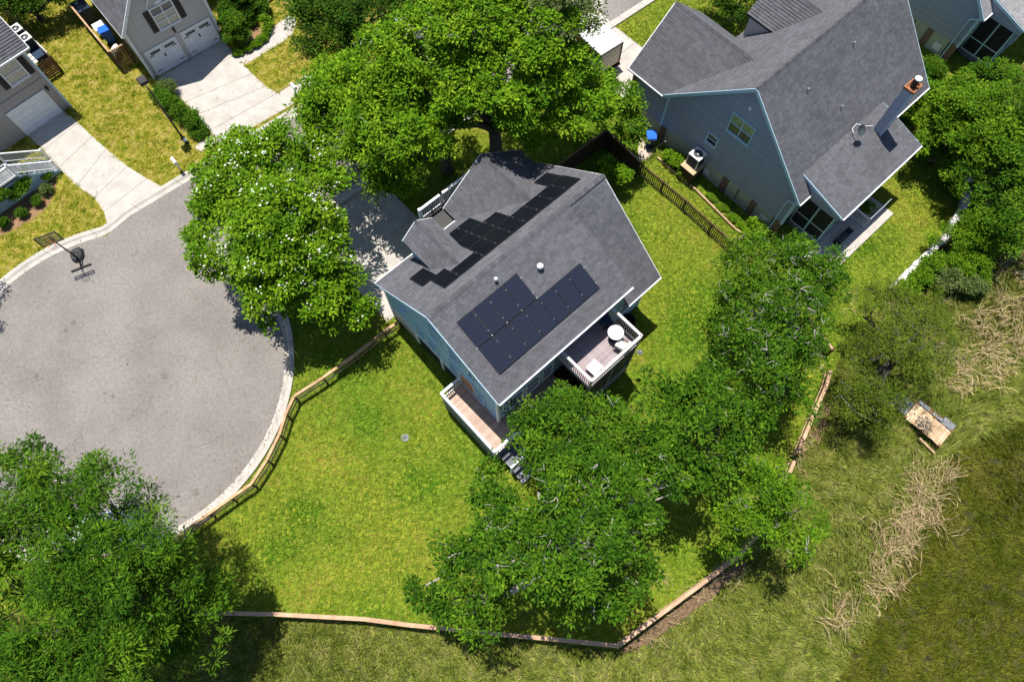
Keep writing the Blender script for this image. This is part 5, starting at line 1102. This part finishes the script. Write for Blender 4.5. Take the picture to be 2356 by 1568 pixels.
tree('leafy oak on the lawn to the right of the upper deck', (1625, 1000), [(1545, 915, 62, 50, 5, 1.4), (1640, 900, 75, 55, 6, 1.6), (1690, 980, 65, 75, 6, 1.6), (1600, 1000, 85, 70, 6.4, 1.7), (1620, 1080, 75, 50, 5.8, 1.4), (1530, 985, 55, 50, 5.2, 1.3)], 'leaf_deep', 21, 'oak_tree', 3.3, 46, .26, .42, .48, .24, group=G_, twigs=5)
tree('green tree with grey twigs above the lower right fence', (1748, 1215), [(1695, 1140, 68, 60, 5.8, 1.5), (1770, 1130, 75, 65, 6, 1.6), (1750, 1225, 78, 60, 5.6, 1.5), (1815, 1180, 50, 60, 4.8, 1.3)], 'leaf_oak', 22, 'oak_tree', 3.2, 46, .25, .36, .48, .2, 'bark_pale', 26, G_)
tree('tree full of bare pale twigs beside the picket fence', (1795, 770), [(1735, 625, 80, 70, 5.6, 1.5), (1830, 630, 80, 60, 6, 1.5), (1715, 720, 70, 80, 6.2, 1.6), (1800, 725, 80, 75, 7, 1.7), (1740, 820, 85, 75, 6.6, 1.7), (1815, 835, 58, 68, 6, 1.4), (1800, 925, 50, 50, 5, 1.2), (1890, 655, 45, 40, 5.2, 1.0)], 'leaf_deep', 23, 'twiggy_tree', 3.7, 46, .25, .38, .5, .26, 'bark_pale', 170, None, inner=.3)
tree('olive green cedar with dark spreading limbs at the marsh edge', (2022, 850), [(1990, 725, 50, 45, 3.4, .9), (2070, 715, 70, 55, 3.6, 1.0), (2130, 790, 65, 60, 3.2, .9), (2045, 800, 60, 55, 4.4, 1.1), (2100, 880, 75, 50, 2.8, .9), (1990, 900, 55, 55, 3.2, 1.0), (2015, 955, 50, 35, 2.4, .8), (1965, 840, 35, 45, 3.4, .8), (1960, 920, 40, 40, 2.8, .8), (2140, 720, 45, 40, 2.6, .8)], 'leaf_olive', 24, 'cedar_tree', 2.5, 56, .24, .2, .5, .2, 'bark', 60, twigm='bark', inner=.4)
tree('bright leafy tree behind the porch of the slate house', None, [(2150, 245, 55, 50, 2.6, 1.4), (2225, 255, 80, 65, 3.6, 1.6), (2180, 335, 65, 60, 2.6, 1.4), (2270, 325, 75, 65, 3.6, 1.5), (2145, 320, 40, 40, 1.8, 1.0), (2225, 400, 45, 35, 2.0, 1.0)], 'leaf_oak', 25, 'broadleaf_tree', 3.6, 48, .26, .46, .48, .22)
tree('dense dark tree on the right edge above the sea wall', None, [(2340, 290, 65, 75, 3.8, 1.7), (2290, 400, 70, 65, 3.2, 1.5), (2350, 400, 60, 70, 3.6, 1.6), (2325, 500, 65, 60, 2.8, 1.4), (2270, 470, 50, 40, 2.2, 1.1), (2290, 200, 45, 35, 2.6, 1.2)], 'leaf_deep', 26, 'broadleaf_tree', 3.6, 48, .26, .42, .48, .24, inner=.3)
tree('green scrub growing over the middle of the white wall', None, [(2200, 560, 45, 35, 1.3, .8), (2245, 540, 55, 45, 1.8, 1.0), (2290, 560, 45, 40, 1.5, .8), (2190, 610, 45, 30, 1.0, .6), (2250, 610, 50, 30, 1.0, .6)], 'leaf_oak', 27, 'shrub', 4.5, 44, .2, .35, .36, .06, cat='shrub')
tree('dark leafy mass at the top left corner behind the air conditioners', None, [(15, 2, 60, 36, 1.8, 1.4), (95, -14, 75, 30, 2.0, 1.5), (-40, 25, 50, 50, 2, 1.4), (160, -22, 40, 24, 1.6, 1.1)], 'leaf_dark', 28, 'broadleaf_tree', 3.6, 46, .26, .42, .48, .2)
tree('low dark foliage added as tree shade at the top edge beside the slate house wing', None, [(1650, 5, 26, 20, 1.4, 1.0), (1695, 15, 34, 26, 1.6, 1.1), (1735, -10, 45, 30, 2, 1.3)], 'leaf_dark', 29, 'broadleaf_tree', 3.6, 46, .26, .42, .48, .2)  # dark foliage added where only the shade of an unseen tree falls
tree('tree on the left edge shading the turning circle', None, [(-262, 512, 60, 75, 6, 1.6), (-238, 568, 50, 55, 5.8, 1.5), (-300, 540, 50, 50, 6, 1.5)], 'leaf_oak', 30, 'broadleaf_tree', 3.6, 46, .28, .42, .5, .22)
# shrubs and hedges
def shrub(label, lobes, leaf='leaf_deep', seed=1, name='shrub', L=.16, wd=.45, rc=.26, dens=9, leaves=34, base=None, group=None, **k):
    b = base or (sum(l[0] for l in lobes)/len(lobes), sum(l[1] for l in lobes)/len(lobes))
    return tree(label, b, lobes, leaf, seed, name, dens, leaves, L, wd, rc, .05, group=group, cat='shrub' if name == 'shrub' else name.split('_')[-1], lo=-.2, **k)
shrub('round dark green bush right of the double garage', [(538, 68, 27, 26, 1.0, .9), (555, 84, 18, 16, .7, .6)], 'leaf_deep', 41)
shrub('dark planting in the shade beside the grey garage house', [(530, 28, 24, 20, .7, .6), (572, 34, 18, 16, .5, .45), (592, 12, 20, 16, .7, .6), (555, 2, 28, 18, 1.0, .8)], 'leaf_dark', 42, L=.2)
shrub('low clipped edging plants along the inside of the front path', [(548, 121, 10, 6, .18, .18), (566, 112, 12, 6, .2, .18), (585, 102, 12, 7, .2, .18), (602, 91, 10, 7, .2, .18), (612, 78, 7, 7, .2, .18)], 'leaf_lime', 43, L=.1, rc=.09, dens=16)
shrub('yellow-green plant by the foot of the front steps', [(612, 56, 10, 10, .4, .35)], 'leaf_lime', 44, L=.18)
tree('long green hedge between the dry lawn and the double driveway', (420, 260), [(371, 216, 15, 14, .4, .4), (385, 228, 16, 14, .5, .45), (400, 242, 18, 15, .6, .5), (416, 257, 19, 15, .65, .5), (432, 274, 20, 15, .6, .5), (446, 290, 20, 14, .45, .4), (455, 305, 20, 12, .25, .22)], 'leaf_deep', 45, 'hedge', 9, 36, .2, .3, .28, .05, cat='hedge')
tree('pale dry ornamental grass at the head of the long hedge', (382, 203), [(380, 200, 14, 14, .6, .5)], 'leaf_moss', 46, 'ornamental_grass', 12, 40, .4, .08, .3, .03, cat='grass', limbs=False)
tree('thick dark hedge under the entrance stairs at the left edge', (30, 440), [(-5, 460, 20, 17, .9, .7), (18, 446, 18, 15, 1.0, .75), (40, 430, 18, 15, 1.0, .75), (58, 417, 14, 12, .9, .6), (-30, 478, 24, 20, .9, .7)], 'leaf_deep', 47, 'hedge', 9, 36, .18, .42, .28, .05, cat='hedge')
for i, (x, y, r, lb) in enumerate(((113, 409, 7, 'small bush in the mulch bed nearest the stairs'), (107, 438, 8, 'olive bush in the middle of the mulch bed'), (86, 464, 7, 'dark green bush just below the middle of the mulch bed'), (50, 490, 7, 'rounded bush in the lower half of the mulch bed'), (10, 513, 8, 'bush in the mulch bed closest to the left edge'))):
    shrub(lb, [(x, y, r, r, .3, .3)], 'leaf_deep' if i != 1 else 'leaf_moss', 50+i, L=.12, rc=.16, dens=26, leaves=24, group='small bushes in the mulch bed')
shrub('leggy yellow-green shrubs along the wall of the slate house', [(1543, 362, 9, 8, .5, .4), (1560, 379, 11, 9, .55, .45), (1579, 396, 9, 8, .45, .4)], 'leaf_lime', 61, L=.22, dens=6)
shrub('bright yellow-green bush beside the square timber planter', [(1728, 527, 18, 15, .6, .55), (1742, 540, 12, 10, .4, .4)], 'leaf_lime', 62, L=.2)
shrub('strip of low green plants under the slate house foundation', [(1640, 452, 14, 9, .12, .12), (1664, 475, 14, 9, .12, .12), (1690, 500, 14, 9, .12, .12), (1710, 518, 10, 8, .12, .12)], 'leaf_lime', 63, L=.12, rc=.12)
shrub('green bush against the far end of the slate house', [(2075, 265, 24, 22, 1.0, .9), (2095, 235, 22, 22, 1.2, 1.0), (2050, 285, 16, 14, .7, .6)], 'leaf_lime', 64)
shrub('dark scrub behind the screened porch at the top right', [(2140, 175, 30, 26, 1.0, .9), (2110, 200, 24, 20, .9, .8)], 'leaf_deep', 65)
shrub('small green scrub on the marsh side of the sea wall', [(2120, 640, 22, 18, .6, .5), (2150, 615, 26, 18, .7, .6), (2085, 670, 26, 14, .5, .4)], 'leaf_oak', 66, L=.2)
shrub('green bush on the marsh side near the low wall end', [(2180, 640, 34, 24, .8, .7), (2230, 650, 34, 22, .7, .6)], 'leaf_moss', 67, L=.2)
cs = np.array([[*H2(5.4+.25*math.cos(a), -3.35+.25*math.sin(a), .75)] for a in np.linspace(0, 6, 7)]); q, ti = leaves_on(cs, np.random.RandomState(4), 40, .2, .5, .28)
iv = np.array(POT.matrix_world.inverted() if False else Matrix.Translation(POT.location) @ Matrix.Rotation(A2, 4, 'Z')); iv = np.linalg.inv(iv); q = (np.c_[q, np.ones(len(q))] @ iv.T)[:, :3]
obj('foliage', npmesh('foliage', q, 4, 'leaf_oak', ti), POT)
# ------------------------------------------------------------------ grass, marsh, straw
FR = [(-41, 46), (41, 46), (27, -5), (-27, -5)]
def scatter(n, poly, rng):
    xs = [p[0] for p in poly]; ys = [p[1] for p in poly]; X = rng.uniform(min(xs), max(xs), n); Y = rng.uniform(min(ys), max(ys), n)
    k = inside(poly, X, Y) & inside(FR, X, Y); return X[k], Y[k]
def blades(name, X, Y, ang, L, w, th, m, rng, z=0.0, label=None):
    n = len(X); d = np.stack([np.cos(ang)*np.sin(th), np.sin(ang)*np.sin(th), np.cos(th)], 1)*L[:, None]
    p = np.stack([X, Y, np.full(n, z)], 1); s = np.stack([-np.sin(ang+rng.uniform(-.8, .8, n)), np.cos(ang), np.zeros(n)], 1)*(w/2)[:, None]
    o = obj(name, npmesh(name, np.stack([p-s, p+s, p+d], 1).reshape(-1, 3), 3, m), kind='stuff', label=label); return o
rng = np.random.RandomState(5)
BOX = [(-60, -8), (60, -8), (60, 60), (-60, 60)]
def clear(X, Y):
    k = np.ones(len(X), bool)
    for h in HARD: k &= ~inside([(p[0], p[1]) for p in h], X, Y)
    for O, A, x0, x1, y0, y1 in ((O1, A1, 0, 11.2, 0, 9.3), (O2, A2, 0, 12.1, -2.6, 9.6), (O4, A4, 0, 5.6, 0, 10), (O4, A4, -1.4, 0, 2.2, 10), (O5, A5, -9, .5, 0, 10)):
        u = (X-O.x)*math.cos(A)+(Y-O.y)*math.sin(A); v = -(X-O.x)*math.sin(A)+(Y-O.y)*math.cos(A); k &= ~((u > x0) & (u < x1) & (v > y0) & (v < y1))
    return k
# land left of the street is drier
DRY = [tuple(v)[:2] for v in left_line(.7)]; DRY = [(-60, 8), *[tuple(v)[:2] for v in arc(BR+.7, 160, 105, 8)], *DRY, (20, 80), (-60, 80)]
sheet('front_lawn', DRY, .004, 'dry_soil')
X_, Y_ = scatter(1500000, BOX, rng); k = inside(LAWN, X_, Y_) & clear(X_, Y_); X_, Y_ = X_[k], Y_[k]; dry = inside(DRY, X_, Y_)
for nm, kk, m, L0_, L1_ in (('lawn_grass', ~dry, 'blade', .12, .34), ('dry_grass', dry, 'dry_blade', .12, .4)):
    x, y = X_[kk], Y_[kk]; n = len(x)
    a = rng.uniform(0, 6.283, n)*.6+1.4*np.sin(x*1.3+y*.7)+1.3*np.cos(y*1.1-x*.5)
    blades(nm, x, y, a, rng.uniform(L0_, L1_, n), rng.uniform(.03, .07, n), rng.uniform(.8, 1.48, n), m, rng)
sheet('bare_earth', LQ([(1432, 1490), (1520, 1424), (1612, 1356), (1708, 1284), (1720, 1300), (1640, 1372), (1560, 1432), (1480, 1486), (1430, 1502)]), .012, 'earth'); sheet('bare_earth', LQ([(1842, 1044), (1878, 958), (1896, 918), (1912, 925), (1905, 975), (1868, 1060)]), .012, 'earth')
MAR = [(-60, -8), (60, -8), (60, 40), (26, 40)]
X_, Y_ = scatter(185000, BOX, rng); k = ~inside(LAWN, X_, Y_); X_, Y_ = X_[k], Y_[k]
DARK = LQ([(2195, 1040), (2130, 1180), (2035, 1380), (1900, 1600), (1880, 1750), (2700, 1750), (2700, 900), (2356, 960)])
sheet('marsh_mud', DARK, -.05, 'mud_dark'); dk_ = inside(DARK, X_, Y_)
for nm, kk, m, per, L0_, L1_ in (('marsh_grass', ~dk_, 'marsh', 15, .2, .52), ('dark_marsh_grass', dk_, 'marsh_dark', 17, .15, .38)):
    cx_, cy_ = X_[kk], Y_[kk]; n = len(cx_); base = .9*np.sin(cx_*.55+1.1)+1.1*np.cos(cy_*.6-cx_*.25)+rng.normal(0, .75, n)-.5
    ci = np.repeat(np.arange(n), per); N_ = len(ci); x = cx_[ci]+rng.normal(0, .085, N_); y = cy_[ci]+rng.normal(0, .085, N_)
    hl = rng.uniform(.7, 1.2, n)[ci]
    ok = ~inside(LAWN, x, y) & ~inside(LQ([(1432, 1490), (1520, 1424), (1612, 1356), (1708, 1284), (1720, 1300), (1640, 1372), (1560, 1432), (1480, 1486), (1430, 1502)]), x, y); ci, x, y, hl = ci[ok], x[ok], y[ok], hl[ok]; N_ = len(ci)
    blades(nm, x, y, base[ci]+rng.normal(0, .35, N_), rng.uniform(L0_, L1_, N_)*hl, rng.uniform(.03, .065, N_), np.clip(rng.normal(.85, .35, N_), .1, 1.45), m, rng, -.05)
def straw(name, spots, n, rng, ln=(.5, 1.7), swirl=.8):
    V = []
    for (px, py, rx, ry, d0, cnt) in spots:
        for g in range(int(cnt*.4)+1):           # a wisp: a few strands lying nearly parallel
            r = rng.rand()**.75*1.3; a = rng.rand()*6.283; c = P(px+rx*r*math.cos(a), py+ry*r*math.sin(a), .3); ad = d0+rng.normal(0, .55); k0 = rng.normal(0, swirl); wl = rng.uniform(.6, 1.4)
            for i in range(rng.randint(3, 12)):
                x, y = c.x+rng.normal(0, .22), c.y+rng.normal(0, .22); an = ad+rng.normal(0, .22); cv = k0+rng.normal(0, .35); L_ = rng.uniform(*ln)/6; w = rng.uniform(.005, .014); zz = rng.uniform(.05, .5); pts = []
                for s in range(7):
                    pts.append((x, y, zz, an)); x += math.cos(an)*L_; y += math.sin(an)*L_; an += cv*.28+.35*math.sin(s*wl*2+k0*5)+rng.normal(0, .12); zz += rng.normal(0, .04)
                for (x0, y0, z0, a0), (x1, y1, z1, a1) in zip(pts, pts[1:]):
                    V += [(x0+math.sin(a0)*w, y0-math.cos(a0)*w, z0), (x0-math.sin(a0)*w, y0+math.cos(a0)*w, z0+.01), (x1-math.sin(a1)*w, y1+math.cos(a1)*w, z1+.01), (x1+math.sin(a1)*w, y1-math.cos(a1)*w, z1)]
    obj(name, npmesh(name, np.array(V), 4, 'straw'), kind='stuff')
rs = np.random.RandomState(9)
straw('straw_wrack', [(2255, 800, 80, 75, .4, 110), (2320, 690, 60, 60, .9, 38), (2150, 1110, 35, 40, 1.2, 37), (2110, 1180, 42, 70, 1.3, 65), (2060, 1270, 42, 75, 1.2, 70), (2035, 1340, 28, 40, 1.3, 27), (1930, 1425, 26, 55, 1.2, 30), (2200, 860, 50, 50, .2, 37), (2330, 600, 40, 40, .7, 14), (2340, 790, 40, 60, .6, 18), (2180, 1200, 20, 50, 1.2, 10)], 0, rs)
straw('thatch_litter', [(1560, 1380, 60, 45, .6, 15), (1680, 1310, 50, 30, .6, 12), (2240, 640, 90, 50, .3, 30), (1480, 1470, 40, 20, .6, 8), (1850, 1080, 20, 60, 1.2, 10), (2000, 700, 50, 30, .8, 15)], 0, rs, (.3, .8))

# fallen leaves on the lawn and along the kerb
X_, Y_ = scatter(60000, BOX, rng); k = inside(LAWN, X_, Y_) & (np.sin(X_*.7)*np.sin(Y_*.9+1)+rng.normal(0, .5, len(X_)) > .75); X_, Y_ = X_[k], Y_[k]
ka = rng.uniform(-115, 40, 500); kr = BR-np.abs(rng.normal(0, .28, 500))+.35; X_ = np.r_[X_, BC.x+kr*np.cos(np.radians(ka))]; Y_ = np.r_[Y_, BC.y+kr*np.sin(np.radians(ka))]
n = len(X_); a = rng.uniform(0, 6.28, n); l = rng.uniform(.02, .05, n)[:, None]; d = np.stack([np.cos(a), np.sin(a), rng.uniform(-.2, .2, n)], 1)*l; s = np.stack([-np.sin(a), np.cos(a), rng.uniform(-.2, .2, n)], 1)*l*.6
c = np.stack([X_, Y_, np.full(n, .075)], 1); obj('fallen_leaves', npmesh('fallen_leaves', np.stack([c-d, c+s, c+d, c-s], 1).reshape(-1, 3), 4, 'litter'), kind='stuff')

print('TRIS', sum(len(o.data.polygons)*(2 if 'crown' in o.name else 1) for o in C.objects if o.type == 'MESH'), 'OBJ', len(C.objects))
